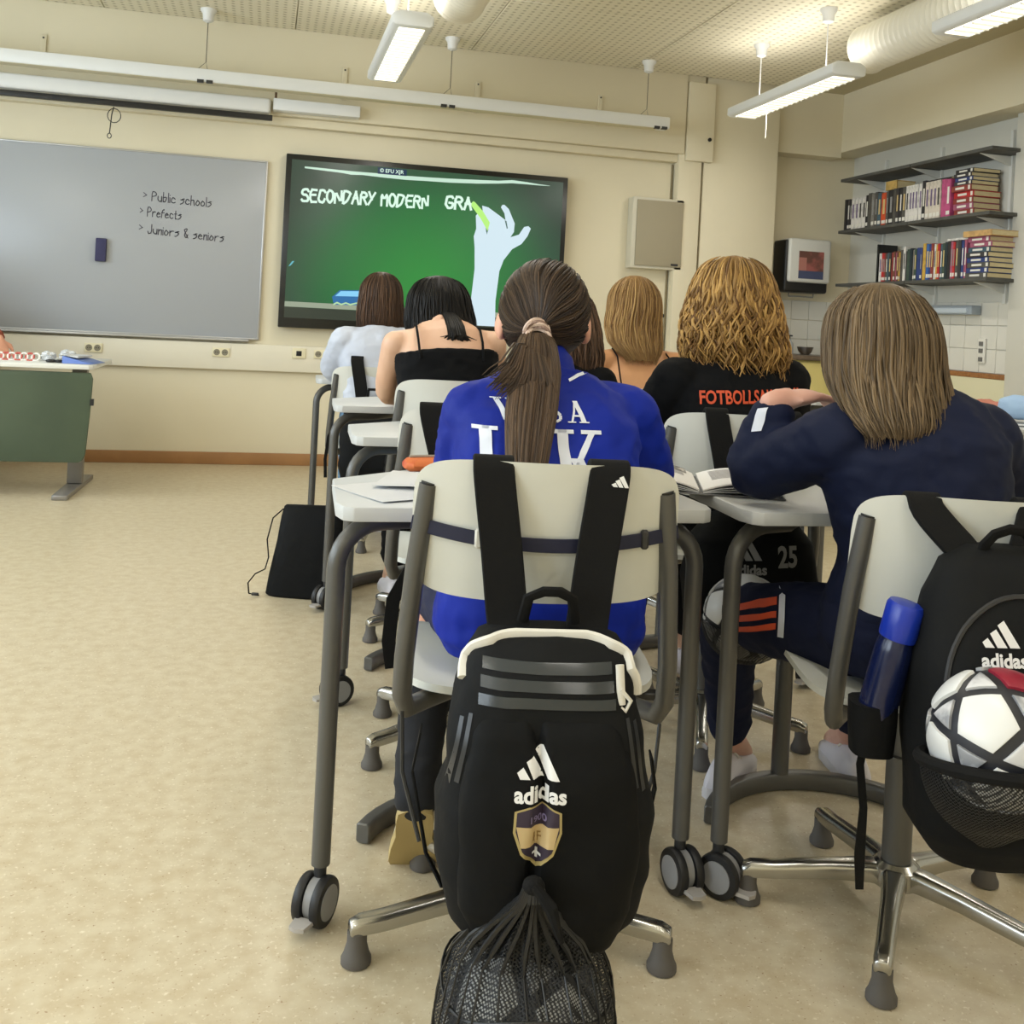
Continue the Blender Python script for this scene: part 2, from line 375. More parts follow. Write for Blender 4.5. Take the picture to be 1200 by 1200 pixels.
o = G().loft([[V(3.98 + r * math.cos(a), 6.98 + r * math.sin(a), z) for a in [2 * pi * k / 20 for k in range(20)]] for r, z in ((.03, .926), (.05, .95), (.062, .985), (.056, .985), (.045, .952), (.025, .935))]).build('steel_bowl', M('brushed_steel', 'b5b6b5', .3, 1), None)
tag(o, 'small steel bowl on the alcove worktop', 'bowl')
# paper towel dispenser on the alcove wall
t = thing('paper_dispenser', 'grey and black paper towel dispenser with a picture sticker on the alcove wall', 'dispenser', (4.015, 7.278, 1.40))
G().bb(-.185, .185, -.20, 0, .0, .40).build('back_shell', m_black, t, .02, 3)
c = G().bb(-.165, .19, -.225, -.04, .075, .41).build('front_cover', M('dispenser_grey', 'd3d3cd', .35), t, .02, 3)
G().bb(-.085, .125, -.2275, -.226, .105, .315).build('sticker', M('sticker_brown', '6d4a41', .4, vary=(9, 'a2605a', .45, .6)), c)
G().bb(-.085, .125, -.2285, -.2276, .105, .165).build('sticker_band', M('sticker_blue', '48506e', .4), c)
G().bb(-.085, -.02, -.2285, -.2276, .165, .265).build('sticker_patch', M('sticker_pink', 'b0776c', .4), c)
G().tube([(-.10, -.12, 0), (-.10, -.12, -.03), (.11, -.12, -.03), (.11, -.12, 0)], .006, 8).build('paper_slot', M('slot_grey', '8d8c86', .4), t)
# wall speaker
t = thing('wall_speaker', 'flat beige loudspeaker box with a square grille on the front wall', 'speaker', (2.76, 7.13, 1.50))
G().bb(-.20, .20, -.11, 0, 0, .52).build('cabinet', M('speaker_case', 'cfcab8', .5), t, .006)
gr = G().bb(-.17, .19, -.122, -.108, .02, .50).build('grille', M('speaker_cloth', 'a39a83', .85, bump=(500, .4, .002)), t, .004)
G().bb(.11, .165, -.125, -.121, .03, .045).build('badge', m_dark, gr)
# cable trunking with sockets
o = G().bb(-3.3, 2.88, 7.085, 7.1285, .640, .818).build('cable_trunking', M('trunking_ivory', 'e2dcc9', .45), None, .004); tag(o, 'long ivory cable trunking under the whiteboard and screen', 'cable duct')
m_sock = M('socket_ivory', 'e4dcbc', .4)
for k, (x, z, lb) in enumerate(((-1.075, .75, 'ivory double wall socket above the teacher desk corner'), (-.276, .755, 'ivory double wall socket below the right part of the whiteboard'), (.39, .77, 'ivory double wall socket below the screen beside the data port'))):
    t = thing('wall_socket', lb, 'socket', (x, 7.085, z), group='double sockets on the trunking')
    G().bb(-.055, .055, -.012, 0, -.03, .03).build('plate', m_sock, t, .004)
    for s in (-.026, .026):
        w = G().cyl((s, -.0125, 0), (s, -.006, 0), .021, 20).build('socket_well', M('socket_recess', '857f6c', .5), t)
        for q in (-.007, .007): G().cyl((s + q, -.0135, 0), (s + q, -.0125, 0), .0035, 8).build('pin_hole', m_black, w)
t = thing('data_socket', 'square ivory data socket with a black port under the screen', 'socket', (.235, 7.085, .77))
G().bb(-.045, .045, -.012, 0, -.035, .035).build('plate', m_sock, t, .004); G().bb(-.018, .018, -.015, -.0125, -.018, .016).build('port', m_black, t, .002)
# whiteboard
t = thing('whiteboard', 'long white dry-wipe board with handwritten notes on the front wall', 'whiteboard', (0, 7.13, 0))
G().bb(-2.6, -.045, -.022, 0, .853, 2.05).build('surface', M('whiteboard_enamel', 'a8acb2', .28, spec=.55), t, .004)
m_al = M('board_aluminium', 'b9babb', .35, .7)
for nm, a in (('top_frame', (-2.61, -.036, -.028, 0, 2.046, 2.058)), ('bottom_frame', (-2.61, -.036, -.028, 0, .845, .857)), ('side_frame', (-.048, -.034, -.028, 0, .845, 2.058)), ('pen_tray', (-2.4, -.10, -.065, -.002, .832, .846))): G().bb(*a).build(nm, m_al, t, .004)
m_ink = M('black_marker_ink', '575462', .6)
for s, x, z, sz in (('> Public schools', -.822, 1.735, .062), ('> Prefects', -.838, 1.632, .060), ('> Juniors & seniors', -.838, 1.520, .061)):
    d = strokes2d(s, sz, .0052, sx=.66)
    wdt = {'> Public schools': .437, '> Prefects': .265, '> Juniors & seniors': .545}[s]; k = wdt / max(p[0] for p in d[0]); d = ([(x_ * k, y_) for x_, y_ in d[0]], d[1])
    gaps = sorted({p[0] for p in d[0]}); cuts = [(a + b) / 2 for a, b in zip(gaps, gaps[1:]) if b - a > .022] + [9]; lo = -9
    for hi in cuts:
        decal('handwriting', (d[0], [f for f in d[1] if lo < d[0][f[0]][0] < hi]), (x, -.0228, z), (1, 0, -.035 if 'J' not in s else -.05), (0, 0, 1), (0, 1, 0), None, m_ink, t, 0); lo = hi
t2 = G().bb(-1.093, -1.028, 7.07, 7.108, 1.313, 1.464).build('board_eraser', M('purple_felt', '3b3a5c', .8), None, .006); tag(t2, 'dark purple eraser block stuck on the whiteboard', 'eraser')
# pull-down screen and its cord
t = thing('projection_screen', 'rolled-up white projection screen with a black bottom bar above the whiteboard', 'projector screen', (0, 7.0, 0))
G().bb(-3.1, -.035, -.12, -.005, 2.345, 2.44).build('case', m_metal_white, t, .02, 3)
b = G().bb(-3.1, -.02, -.10, -.06, 2.30, 2.335).build('bottom_bar', m_black, t, .004)
G().tube([(-1.0, -.10, 2.29), (-1.01, -.10, 2.24), (-1.018, -.10, 2.12)], .0035, 6).tube([(-1.0 + .04 * math.sin(a) + .005, -.10, 2.235 + .045 * math.cos(a)) for a in [2 * pi * k / 14 for k in range(15)]], .003, 6).tube([(-1.018 + .012 * math.sin(a), -.10, 2.105 + .016 * math.cos(a)) for a in [2 * pi * k / 10 for k in range(11)]], .003, 6).build('pull_cord', m_black, b)
t = thing('ceiling_cable_box', 'short white box on the ledge right of the projection screen', 'cable box', (0, 7.0, 0))
G().bb(-.02, .55, -.10, -.002, 2.372, 2.45).build('box', m_metal_white, t, .008); G().cyl((-.005, -.085, 2.45), (-.005, -.085, 2.53), .008, 8).build('hook', M('brown_hook', '6d563e', .5, .5), t)
# interactive screen
t = thing('interactive_screen', 'large black framed screen showing a green chalkboard lesson', 'screen', (0, 7.045, 0))
G().bb(.085, 2.066, .0, .08, .943, 2.115).build('housing', M('screen_black', '10120f', .3), t, .006)
X0, X1, Z0, Z1 = .122, 2.030, 1.010, 2.078
def em(name, col, s=1.0):
    return M(name, '050505', .25, emit=(col, s * .85))
def screen_mat():
    m = M('screen_green', '050505', .2, emit=('2a7a3a', .78)); nt = m.node_tree; N = nt.nodes; L = nt.links; b = N['Principled BSDF']; tc = N['Texture Coordinate']
    mp = N.new('ShaderNodeMapping'); mp.inputs['Location'].default_value = (-1.09, 0, -1.26); L.new(tc.outputs['Object'], mp.inputs[0])
    mp2 = N.new('ShaderNodeMapping'); mp2.inputs['Scale'].default_value = (.92, 0, 1.02); L.new(mp.outputs[0], mp2.inputs[0])
    gr = N.new('ShaderNodeVectorMath'); gr.operation = 'LENGTH'; L.new(mp2.outputs[0], gr.inputs[0])
    cr = N.new('ShaderNodeValToRGB'); L.new(gr.outputs['Value'], cr.inputs[0]); e = cr.color_ramp.elements
    e[0].position = .0; e[0].color = lin('2f9440'); e[1].position = 1.0; e[1].color = lin('2d4438')
    for p, c in ((.35, '2b8340'), (.62, '2a7040'), (.85, '315640')): k = e.new(p); k.color = lin(c)
    L.new(cr.outputs[0], b.inputs['Emission Color']); return m
sc = G().bb(X0, X1, -.002, .0, Z0, Z1).build('display', screen_mat(), t)
def flat(name, polys, mat, par, y=-.003, th=.0006):
    g = G()
    for p in polys: g.prism(p, 0, th, lambda q, y=y: V(q.x, y - q.z, q.y))
    return g.build(name, mat, par, smooth=0)
flat('chalk_ledge', [[(X0, 1.084), (X1, 1.084), (X1, 1.119), (X0, 1.119)]], em('ledge_grey', '9aa590'), sc)
flat('wall_below_ledge', [[(X0, Z0), (X1, Z0), (X1, 1.083), (X0, 1.083)]], em('below_ledge', '353d33'), sc)
flat('chalk_line', [[(a[0], a[1] - a[2]), (b[0], b[1] - b[2]), (b[0], b[1] + b[2]), (a[0], a[1] + a[2])] for a, b in zip(*(lambda c: (c, c[1:]))([(.208, 2.030, .006), (.33, 2.026, .008), (.454, 2.022, .009), (.52, 2.018, .012), (.60, 2.020, .010), (.745, 2.018, .013), (.90, 2.016, .014), (1.042, 2.019, .013), (1.2, 2.022, .014), (1.405, 2.031, .013), (1.55, 2.040, .010), (1.651, 2.052, .011), (1.75, 2.050, .008), (1.85, 2.046, .004), (1.93, 2.045, .001)]))], em('chalk_white', 'c9e8d4'), sc)
HAND = [(1.385, 1.02), (1.396, 1.165), (1.413, 1.418), (1.405, 1.568), (1.395, 1.646), (1.41, 1.701), (1.402, 1.791), (1.43, 1.832), (1.446, 1.830), (1.470, 1.76), (1.482, 1.682), (1.496, 1.743), (1.454, 1.80), (1.444, 1.866), (1.488, 1.857), (1.558, 1.814), (1.618, 1.776), (1.607, 1.824), (1.58, 1.864), (1.589, 1.882), (1.604, 1.884), (1.637, 1.857), (1.686, 1.757), (1.683, 1.696), (1.66, 1.658), (1.721, 1.681), (1.756, 1.738), (1.787, 1.746), (1.806, 1.729), (1.784, 1.673), (1.743, 1.615), (1.677, 1.574), (1.619, 1.492), (1.592, 1.411), (1.575, 1.2), (1.581, 1.02)]
hd = flat('drawing_hand', [HAND], em('hand_pale_blue', 'cfe4ee', 1.05), sc, -.0038)
flat('finger_shade', [[(1.479, 1.70), (1.492, 1.735), (1.497, 1.70), (1.488, 1.665)], [(1.612, 1.775), (1.625, 1.77), (1.637, 1.72), (1.63, 1.715)]], em('finger_line', '4d6e68'), hd, -.0046)
flat('chalk_stick', [[(1.358, 1.868), (1.378, 1.892), (1.392, 1.885), (1.45, 1.828), (1.505, 1.75), (1.492, 1.69), (1.437, 1.775)]], em('chalk_lime', 'b4ee7c', 1.05), hd, -.0050)
bk = flat('drawn_book', [[(.435, 1.165), (.449, 1.113), (.70, 1.120), (.70, 1.225), (.484, 1.214)]], em('book_blue', '2b6ea8'), sc, -.0038)
flat('book_cover', [[(.455, 1.172), (.492, 1.208), (.70, 1.218), (.70, 1.180)]], em('book_light', '86cdf2', 1.05), bk, -.0045)
flat('book_edge', [[(.445, 1.108), (.47, 1.122), (.50, 1.112), (.53, 1.124), (.56, 1.114), (.60, 1.126), (.70, 1.118), (.70, 1.130), (.60, 1.136), (.56, 1.124), (.53, 1.134), (.50, 1.122), (.47, 1.134), (.447, 1.120)]], em('book_edge_lime', 'b8e0a8'), bk, -.0046)
flat('pointer_mark', [[(.134, 1.355), (.150, 1.362), (.172, 1.392), (.158, 1.392)]], em('mark_cyan', '66b8c8'), sc, -.0038)
tb = flat('status_tab', [[(.70, 2.028), (.90, 2.028), (.90, 2.072), (.70, 2.072)]], em('tab_navy', '14304f'), sc, -.0042)
mt = em('screen_text', 'd6f2e0', 1.1)
d = text2d('© EFU XJR', .036, .0004); k = .165 / max(p[0] for p in d[0]); decal('status_text', ([(x * k, y) for x, y in d[0]], d[1]), (.715, -.0050, 2.040), (1, 0, 0), (0, 0, 1), (0, 1, 0), None, mt, tb, 0)
for s, x, z, wdt, slant in (('SECONDARY', .200, 1.800, .500, .03), ('MODERN', .735, 1.812, .33, .02), ('GRA', 1.185, 1.832, .19, .0)):
    d = strokes2d(s, .080, .0160, sx=.85, jit=.03); k = wdt / max(p[0] for p in d[0])
    decal('chalk_lettering', ([(x_ * k, y_) for x_, y_ in d[0]], d[1]), (x, -.0042, z), (1, 0, slant), (0, 0, 1), (0, 1, 0), None, mt, sc, 0)
# suspended board light
def rose(par, x, y, z=2.935, mat=None):
    return G().lathe([(.05, 0), (.05, -.012), (.036, -.03), (.032, -.075), (.012, -.085)], (x, y, z), 20).build('ceiling_rose', mat or m_metal_white, par)
t = thing('board_light', 'long white light rail hanging in front of the whiteboard wall', 'light rail', (0, 6.75, 0))
bar = G().bb(-3.1, 2.685, -.05, .05, 2.466, 2.548).build('housing', m_metal_white, t, .008)
G().bb(-3.05, 2.60, -.042, .042, 2.4635, 2.4665).build('lower_slot', M('lamp_slot_cream', 'cfc6a6', .6), bar)
for x in (-.445, 1.125, 2.525):
    rose(t, x, .0); G().cyl((x, 0, 2.86), (x, 0, 2.60), .0028, 6).tube([(x - .05, 0, 2.55), (x, 0, 2.60), (x + .012, 0, 2.55)], .002, 5).build('wire', M('steel_wire', '6e6a60', .4, .6), t)
for x in (-.44, 1.11, 2.62): G().bb(x - .05, x - .01, -.054, -.03, 2.460, 2.478).bb(x + .005, x + .045, -.054, -.03, 2.460, 2.478).build('clip', m_dark, t)
for x in (-1.45, .44, 1.36, 2.26):
    o = G().bb(x - .018, x + .018, 6.985, 7.0, 2.50, 2.72).build('wall_strap', m_wall, None, .003)
    tag(o, 'small cream bracket strip on the bulkhead behind the light rail, ' + {-1.45: 'leftmost of the four', .44: 'second from the left', 1.36: 'third from the left', 2.26: 'rightmost of the four'}[x], 'bracket', 'bracket strips behind the light rail')
    G().cyl((x, 6.9855, 2.70), (x, 6.98, 2.70), .006, 8).build('screw', m_dark, o)
# ceiling lamps, on
m_tube = M('lamp_diffuser_lit', 'ffffff', .5, emit=('fff3d2', 1.6))
def lamp(label, x, y0, y1, cord=False):
    t = thing('ceiling_lamp', label, 'lamp', (x, (y0 + y1) / 2, 0), group='pendant tube lamps')
    h = (y1 - y0) / 2; z = 2.50
    def ring(y, k): return [V(a * k, y, b) for a, b in ((-.105, z + .01), (-.105, z + .055), (-.07, z + .075), (.07, z + .075), (.105, z + .055), (.105, z + .01), (.085, z), (-.085, z))]
    G().loft([ring(-h, .97), ring(-h + .01, 1), ring(h - .01, 1), ring(h, .97)]).build('housing', m_metal_white, t, .003, 1)
    df = G().bb(-.065, .065, -h + .05, h - .05, z - .004, z + .001).build('diffuser', m_tube, t)
    lv = G().bb(-.067, .067, -.002, .002, z - .012, z - .003).build('louvre', m_metal_white, df, loc=(0, -h + .08, 0))
    n = int((2 * h - .16) / .06)
    for i in range(1, n + 1): share(lv, df, (0, -h + .08 + i * .06, 0))
    for y in (-h * .62, h * .62):
        rose(t, 0, y); G().cyl((0, y, 2.86), (0, y, z + .10), .004, 6).tube([(-.03, y - .02, z + .07), (0, y, z + .10), (.03, y + .02, z + .07)], .002, 5).build('hanger', m_metal_white, t)
    if cord: G().cyl((-.02, .25, z), (-.02, .25, z - .20), .003, 6).build('pull_cord', M('cord_white', 'f2efe0', .6), t)
    area_light('lamp_light', (0, 0, z - .02), (0, 0, 0), .12, 2 * h - .1, LAMP_POWER, LAMP_COL, t)
    area_light('lamp_uplight', (0, 0, z + .085), (pi, 0, 0), .12, 2 * h - .1, LAMP_UP, LAMP_COL, t)
lamp('lit tube lamp hanging above the middle of the front wall', .64, 5.05, 6.33)
lamp('lit tube lamp with a pull cord in front of the cream pillar', 3.03, 5.0, 6.3, True)
lamp('lit tube lamp at the upper right beside the second duct', 3.05, 2.9, 4.18)
lamp('lit tube lamp above the middle rows of desks, out of view', .64, 2.9, 4.18)
lamp('lit tube lamp above the back rows of desks, out of view', .64, .2, 1.48)
lamp('lit tube lamp above the right back rows, out of view', 3.05, .2, 1.48)
lamp('lit tube lamp on the window side near the front, out of view', -1.8, 3.2, 4.5)
lamp('added lit tube lamp at the middle of the back wall, out of view', .64, -2.1, -.82)  # back row of lamps is added, to brighten the chair backs from behind
lamp('added lit tube lamp at the right of the back wall, out of view', 3.05, -2.1, -.82)
lamp('added lit tube lamp at the window side of the back wall, out of view', -1.8, -2.1, -.82)
lamp('lit tube lamp on the window side near the back, out of view', -1.8, .4, 1.7)
# ventilation ducts
def duct(label, x, y0, y1, z, r):
    t = thing('ventilation_duct', label, 'duct', (x, y0, z), group='spiral ventilation ducts')
    n = int((y1 - y0) / .045); rings = []
    for i in range(n * 3 + 1):
        y = (y1 - y0) * i / (n * 3); rr = r + (.006 if i % 3 == 1 else 0)
        rings.append([V(rr * math.cos(a), y, rr * math.sin(a)) for a in [2 * pi * k / 28 for k in range(28)]])
    G().loft(rings, False).build('tube', M('duct_white', 'e9e4d4', .35), t)
    G().lathe([(r + .004, -.02), (r + .012, 0), (r * .9, .03), (r * .3, .045)], (0, y1 - y0, 0), 28, (0, 1, 0)).build('end_cap', MATS['duct_white'], t)
    for y in (.8, 2.2): G().cyl((0, y, r), (0, y, 2.94 - z), .006, 6).build('hanger_rod', m_dark, t)
duct('white spiral duct ending above the right tube lamp', 3.30, 1.2, 5.25, 2.735, .13)
duct('white spiral duct ending at the ceiling above the screen', .90, 1.2, 5.25, 2.735, .13)

# ------------------------------------------------------------------ bookshelves on the right wall
m_shelf = M('dark_grey_shelf', '53534f', .6, vary=(8, '4a4a47', .4, .6)); m_brk = M('bracket_white', 'd9d9d3', .4)
SHZ = (2.28, 1.885, 1.48)
for z, lb, nm in ((2.28, 'topmost dark grey wall shelf, empty on top', 't'), (1.885, 'middle dark grey wall shelf holding white and dark folders', 'm'), (1.48, 'lowest dark grey wall shelf holding a mixed row of books', 'l')):
    t = thing('wall_shelf', lb, 'shelf', (4.5, 6.2, z), group='dark shelves on the right wall')
    for k, (a, b) in enumerate(((-.86, -.05), (-.04, .82))): G().bb(-.27, -.012, a, b, -.022, 0).build('shelf_board', m_shelf, t, .002, 1)
    for y in (-.72, -.03, .62):
        br = G().prism([(-.25, -.024), (-.01, -.024), (-.01, -.085), (-.03, -.085)], -.006, .006, lambda q, y=y: V(q.x, y + q.z, q.y)).build('bracket', m_brk, t, .002, 1)
for y in (-.72, -.03, .62):
    o = G().bb(4.478, 4.5, 6.2 + y - .013, 6.2 + y + .013, 1.33, 2.42).build('shelf_upright', m_brk, None, .002, 1)
    tag(o, 'white slotted shelf upright ' + {-.72: 'nearest to the camera', -.03: 'in the middle of the shelves', .62: 'farthest from the camera'}[y], 'shelf upright', 'slotted shelf uprights')
m_page = M('book_pages', 'd8c9a0', .8, stretch=(1, 1, 30), vary=(30, 'c9b78c', .4, .6))
BM = {}
def book_mat(c):
    return M('book_' + c, c, .5, vary=(25, '%02x%02x%02x' % tuple(max(0, int(int(c[i:i + 2], 16) * .88)) for i in (0, 2, 4)), .45, .6))
def book(label, cat, loc, th, hgt, dep, colour, group, spine=None, flat=False, rz=0, tilt=0):
    # standing: spine faces -X (the room), thickness along Y
    t = thing('book', label, cat, loc, rz, group)
    if flat: bx = lambda g, x0, x1, y0, y1, z0, z1: g.bb(x0, x1, z0 - hgt / 2, z1 - hgt / 2, y0 + th / 2, y1 + th / 2)
    else: bx = lambda g, x0, x1, y0, y1, z0, z1: g.bb(x0, x1, y0, y1, z0, z1)
    c = th * .1
    g = G(); bx(g, 0, dep, -th / 2, -th / 2 + c, 0, hgt); bx(g, 0, dep, th / 2 - c, th / 2, 0, hgt); bx(g, 0, c, -th / 2 + c, th / 2 - c, 0, hgt)
    cv = g.build('cover', book_mat(colour), t)
    g = G(); bx(g, c, dep - .004, -th / 2 + c, th / 2 - c, .003, hgt - .003); g.build('pages', m_page, t)
    if spine:
        g = G(); bx(g, -.0008, 0, -th * .36, th * .36, hgt * .06, hgt * .16); g.build('spine_label', M('spine_label_white', 'dcdad2', .6), cv)
        g = G(); bx(g, -.0008, 0, -th * .2, th * .2, hgt * .35, hgt * .8); g.build('spine_title', M('spine_' + spine, spine, .6), cv)
    return t
rb = random.Random(3)
CN = {'26262b': 'black', 'd9d6d2': 'white', '2a2a2e': 'black', '53524f': 'charcoal', '7c7a74': 'grey', '3f5a6a': 'slate blue', 'c94f2b': 'orange', '38363a': 'dark grey', 'cfc6ba': 'cream', 'b84f7f': 'pink', 'b7282c': 'red', '8d3a35': 'brick red', '3c4f46': 'dark green', '2c3f78': 'navy', 'c8a24a': 'mustard', '2f62a8': 'blue', '6d4436': 'brown', '1f2f38': 'teal black', 'a05570': 'mauve'}
def row(z, y, spec, where, group):
    # books run from the far end (large Y) towards the camera
    n = len(spec)
    for k, (c, th, h) in enumerate(spec):
        book('%s spine %s' % (CN[c], where % ('%s from the far end' % ORD[k])), 'book', (4.25 + .008 * rb.random(), y - th / 2, z + .0005), th - .0015, h, .16 + .02 * rb.random(), c, group, rb.choice(('dcdad2', 'c9b27a', None, '8c8c8c')) if c not in ('d9d6d2', 'cfc6ba') else rb.choice(('3a3a3a', '6a5a80')))
        y -= th
    return y
def ordinal(i):
    W = ['first', 'second', 'third', 'fourth', 'fifth', 'sixth', 'seventh', 'eighth', 'ninth', 'tenth', 'eleventh', 'twelfth', 'thirteenth', 'fourteenth', 'fifteenth', 'sixteenth', 'seventeenth', 'eighteenth', 'nineteenth']
    T = {20: 'twent', 30: 'thirt', 40: 'fort'}
    if i < 19: return W[i]
    a, b = (i + 1) // 10 * 10, (i + 1) % 10
    return T[a] + 'ieth' if b == 0 else T[a] + 'y-' + W[b - 1]
ORD = [ordinal(i) for i in range(49)]
mid = [('26262b', .022, .235), ('38363a', .026, .235), ('26262b', .022, .23)] + [('d9d6d2', .033, .235)] * 4 + [('26262b', .026, .24)] + \
      [('53524f', .028, .25), ('7c7a74', .03, .245), ('53524f', .026, .25), ('3f5a6a', .032, .24), ('c94f2b', .045, .235), ('53524f', .02, .24), ('26262b', .042, .245), ('53524f', .022, .25), ('38363a', .026, .25), ('2a2a2e', .026, .25), ('53524f', .03, .25)] + [('d9d6d2', .026, .25)] * 5 + [('26262b', .028, .265)] + [('cfc6ba', .03, .25)] * 4 + [('b84f7f', .035, .25), ('b84f7f', .035, .245)]
ye = row(1.885, 6.98, [(c, w * 1.37, h) for c, w, h in mid], 'standing on the middle shelf, %s', 'books standing on the middle shelf')
low = [('d9d6d2', .028, .205), ('b7282c', .032, .205), ('8d3a35', .016, .20), ('53524f', .02, .20), ('3f5a6a', .016, .205), ('38363a', .024, .20), ('8d3a35', .022, .205), ('6d4436', .022, .21), ('a05570', .018, .20), ('6d4436', .024, .21), ('c8a24a', .014, .20), ('53524f', .022, .215), ('d9d6d2', .026, .235), ('38363a', .02, .205), ('3c4f46', .028, .215), ('1f2f38', .026, .22), ('7c7a74', .02, .21), ('3c4f46', .024, .215), ('2c3f78', .03, .22), ('2c3f78', .024, .215), ('c8a24a', .030, .245), ('2f62a8', .030, .24), ('2c3f78', .024, .235), ('8d3a35', .022, .24), ('d9d6d2', .018, .235), ('c8a24a', .018, .23), ('b7282c', .022, .235), ('3f5a6a', .02, .23), ('3c4f46', .024, .235), ('1f2f38', .026, .24), ('26262b', .028, .245), ('a05570', .022, .24), ('b7282c', .02, .235), ('53524f', .026, .24), ('38363a', .026, .245), ('2c3f78', .022, .24), ('a05570', .02, .245)]
ye2 = row(1.48, 6.50, [(c, w * 1.10, h) for c, w, h in low], 'standing on the lowest shelf, %s', 'books standing on the lowest shelf')
y = ye - .115
cols = ['8d3a35', 'a05570', '8d3a35', 'b7282c', '8d3a35', '38363a', '2c3f78', '38363a', '26262b']
z = 1.8855
for k, c in enumerate(cols):
    th = .038 if k < 5 else .026; dd = .02 * rb.random()
    book('%s book lying in the pile on the middle shelf, %s from the bottom' % (CN[c], ORD[k]), 'book', (4.255 + dd, y + .02 * rb.random(), z), th - .001, .19 if k < 5 else .17, .20, c, 'books piled at the near end of the middle shelf', 'dcdad2', True); z += th
z = 1.4805
cols = ['53524f', '2c3f78', '53524f', '2c3f78', '38363a', '3f5a6a', 'a05570', 'a05570']
for k, c in enumerate(cols):
    th = .032; dd = .02 * rb.random()
    book('%s book lying in the pile on the lowest shelf, %s from the bottom' % (CN[c], ORD[k]), 'book', (4.25 + dd, ye2 - .115 + .02 * rb.random(), z), th - .001, .20, .20, c, 'books piled at the near end of the lowest shelf', 'dcdad2', True); z += th
book('tan book lying crosswise on top of the lowest shelf pile', 'book', (4.24, ye2 - .11, z), .036, .26, .24, 'c9a26a', None, None, True)
book('white paper folder lying across the books at the near end of the lowest row', 'folder', (4.26, ye2 + .10, 1.7265), .014, .20, .18, 'd9d6d2', None, None, True)
book('small tan box file lying on the books of the middle shelf', 'book', (4.27, 6.42, 2.1365), .062, .13, .15, 'c2a25e', None, None, True)
book('black folder lying across the books at the near end of the middle row', 'folder', (4.27, ye + .13, 2.1365), .012, .22, .18, '26262b', None, None, True)
o = G().bb(4.30, 4.46, 6.585, 6.60, 1.481, 1.76).bb(4.30, 4.46, 6.60, 6.70, 1.481, 1.486).build('book_end', M('bookend_black', '17191a', .5), None, .002, 1); tag(o, 'tall black metal bookend at the far end of the lowest shelf', 'bookend')
# fittings on the tiled wall
t = thing('under_shelf_light', 'grey-blue strip light fixed to the tiles below the shelves', 'lamp', (4.488, 6.03, 1.29))
G().bb(-.075, 0, -.34, .34, -.03, .03).build('housing', M('strip_light_grey', '98a2ac', .4), t, .006); G().bb(-.085, -.07, -.30, .30, -.022, .012).build('diffuser', M('strip_light_cover', 'b7c2cc', .25), t, .004)
t = thing('wall_socket', 'tall white double socket on the tiles below the strip light', 'socket', (4.489, 5.66, 1.03))
G().bb(-.014, 0, -.035, .035, -.08, .08).build('plate', M('socket_white', 'dfddd5', .4), t, .004)
for z in (.045, 0, -.055): G().bb(-.018, -.013, -.018, .018, z - .014, z + .014).build('socket_well', M('socket_dark', '6b6b68', .5), t)
o = G().bb(4.38, 4.49, 6.42, 6.52, 1.27, 1.40).build('small_dark_box', M('dark_violet_plastic', '2b2530', .5), None, .006); tag(o, 'small dark box mounted on the tiles under the lowest shelf', 'box')  # plain dark box, its use unknown

# ------------------------------------------------------------------ desks
m_top = M('white_laminate', 'bfc1c1', .45, vary=(4, 'b9bbbb', .4, .65)); m_wheel = M('black_rubber', '121214', .5); m_hub = M('hub_grey', '8b8b8c', .45); m_tab = M('brake_tab_grey', 'a9a49f', .5)
TOP = [(-.318, 0), (.318, 0), (.336, .012), (.345, .05), (.335, .30), (.12, .47), (-.12, .47), (-.335, .30), (-.345, .05), (-.336, .012)]
def caster(par, x, y, rz, tabs=True):
    # twin wheel caster below a leg
    c, s = math.cos(rz), math.sin(rz)
    f = lambda a, b, z: V(x + a * c - b * s, y + a * s + b * c, z)
    ax = V(-s, c, 0)
    b = G()
    for o in (-.017, .017):
        p = f(.012, o, .042); b.lathe([(.030, -.009), (.040, -.008), (.042, -.004), (.042, .004), (.040, .008), (.030, .009)], p, 28, ax)
    w = b.build('caster', m_wheel, par)
    h = G()
    for o in (-.0265, .0265): h.lathe([(.029, -.0012), (.029, .0012)], f(.012, o, .042), 24, ax)
    h.lathe([(.034, -.007), (.034, .007)], f(.012, 0, .045), 24, ax); h.build('hub_cap', m_hub, w)
    G().cyl((x, y, .07), (x, y, .10), .011, 12).build('stem', m_dark, w)
    if tabs: G().prism([(.045, -.018), (.075, -.014), (.08, 0), (.075, .014), (.045, .018)], .020, .027, lambda q: f(q.x, q.y, q.z)).build('brake_tab', m_tab, w)
def desk(label, x, y, rz, cast=(200, 280, 0), hz=.735):
    t = thing('student_desk', label, 'desk', (x, y, 0), rz, 'white student desks')
    G().prism(TOP, hz - .025, hz).build('desk_top', m_top, t, .003)
    for k, s in enumerate((-1, 1)):
        a = []
        for q in range(8):
            u = R(90 * q / 7); a.append(V(s * (.337 - .075 + .075 * math.sin(u)), .075 + .03 * (1 - math.sin(u)), hz - .045 - .075 * (1 - math.cos(u))))
        G().tube([V(s * .03, .42, hz - .045), V(s * .10, .24, hz - .045), V(s * .2, .125, hz - .045)] + a + [V(s * .337, .075, .098)], .0165, 12).build('leg', m_grey_leg, t)
        caster(t, s * .337, .075, R(cast[k]))
    G().cyl((0, .46, .04), (0, .46, hz - .026), .020, 14).build('column', m_grey_leg, t)
    arc = [V(.27 * math.sin(a), .46 - .27 + .27 * math.cos(a) - .0, .022) for a in [R(-62 + 124 * k / 16) for k in range(17)]]
    G().ribbon(arc, .040, .030, (0, 0, 1)).build('arc_foot', m_grey_leg, t, .003, 1)
    return t
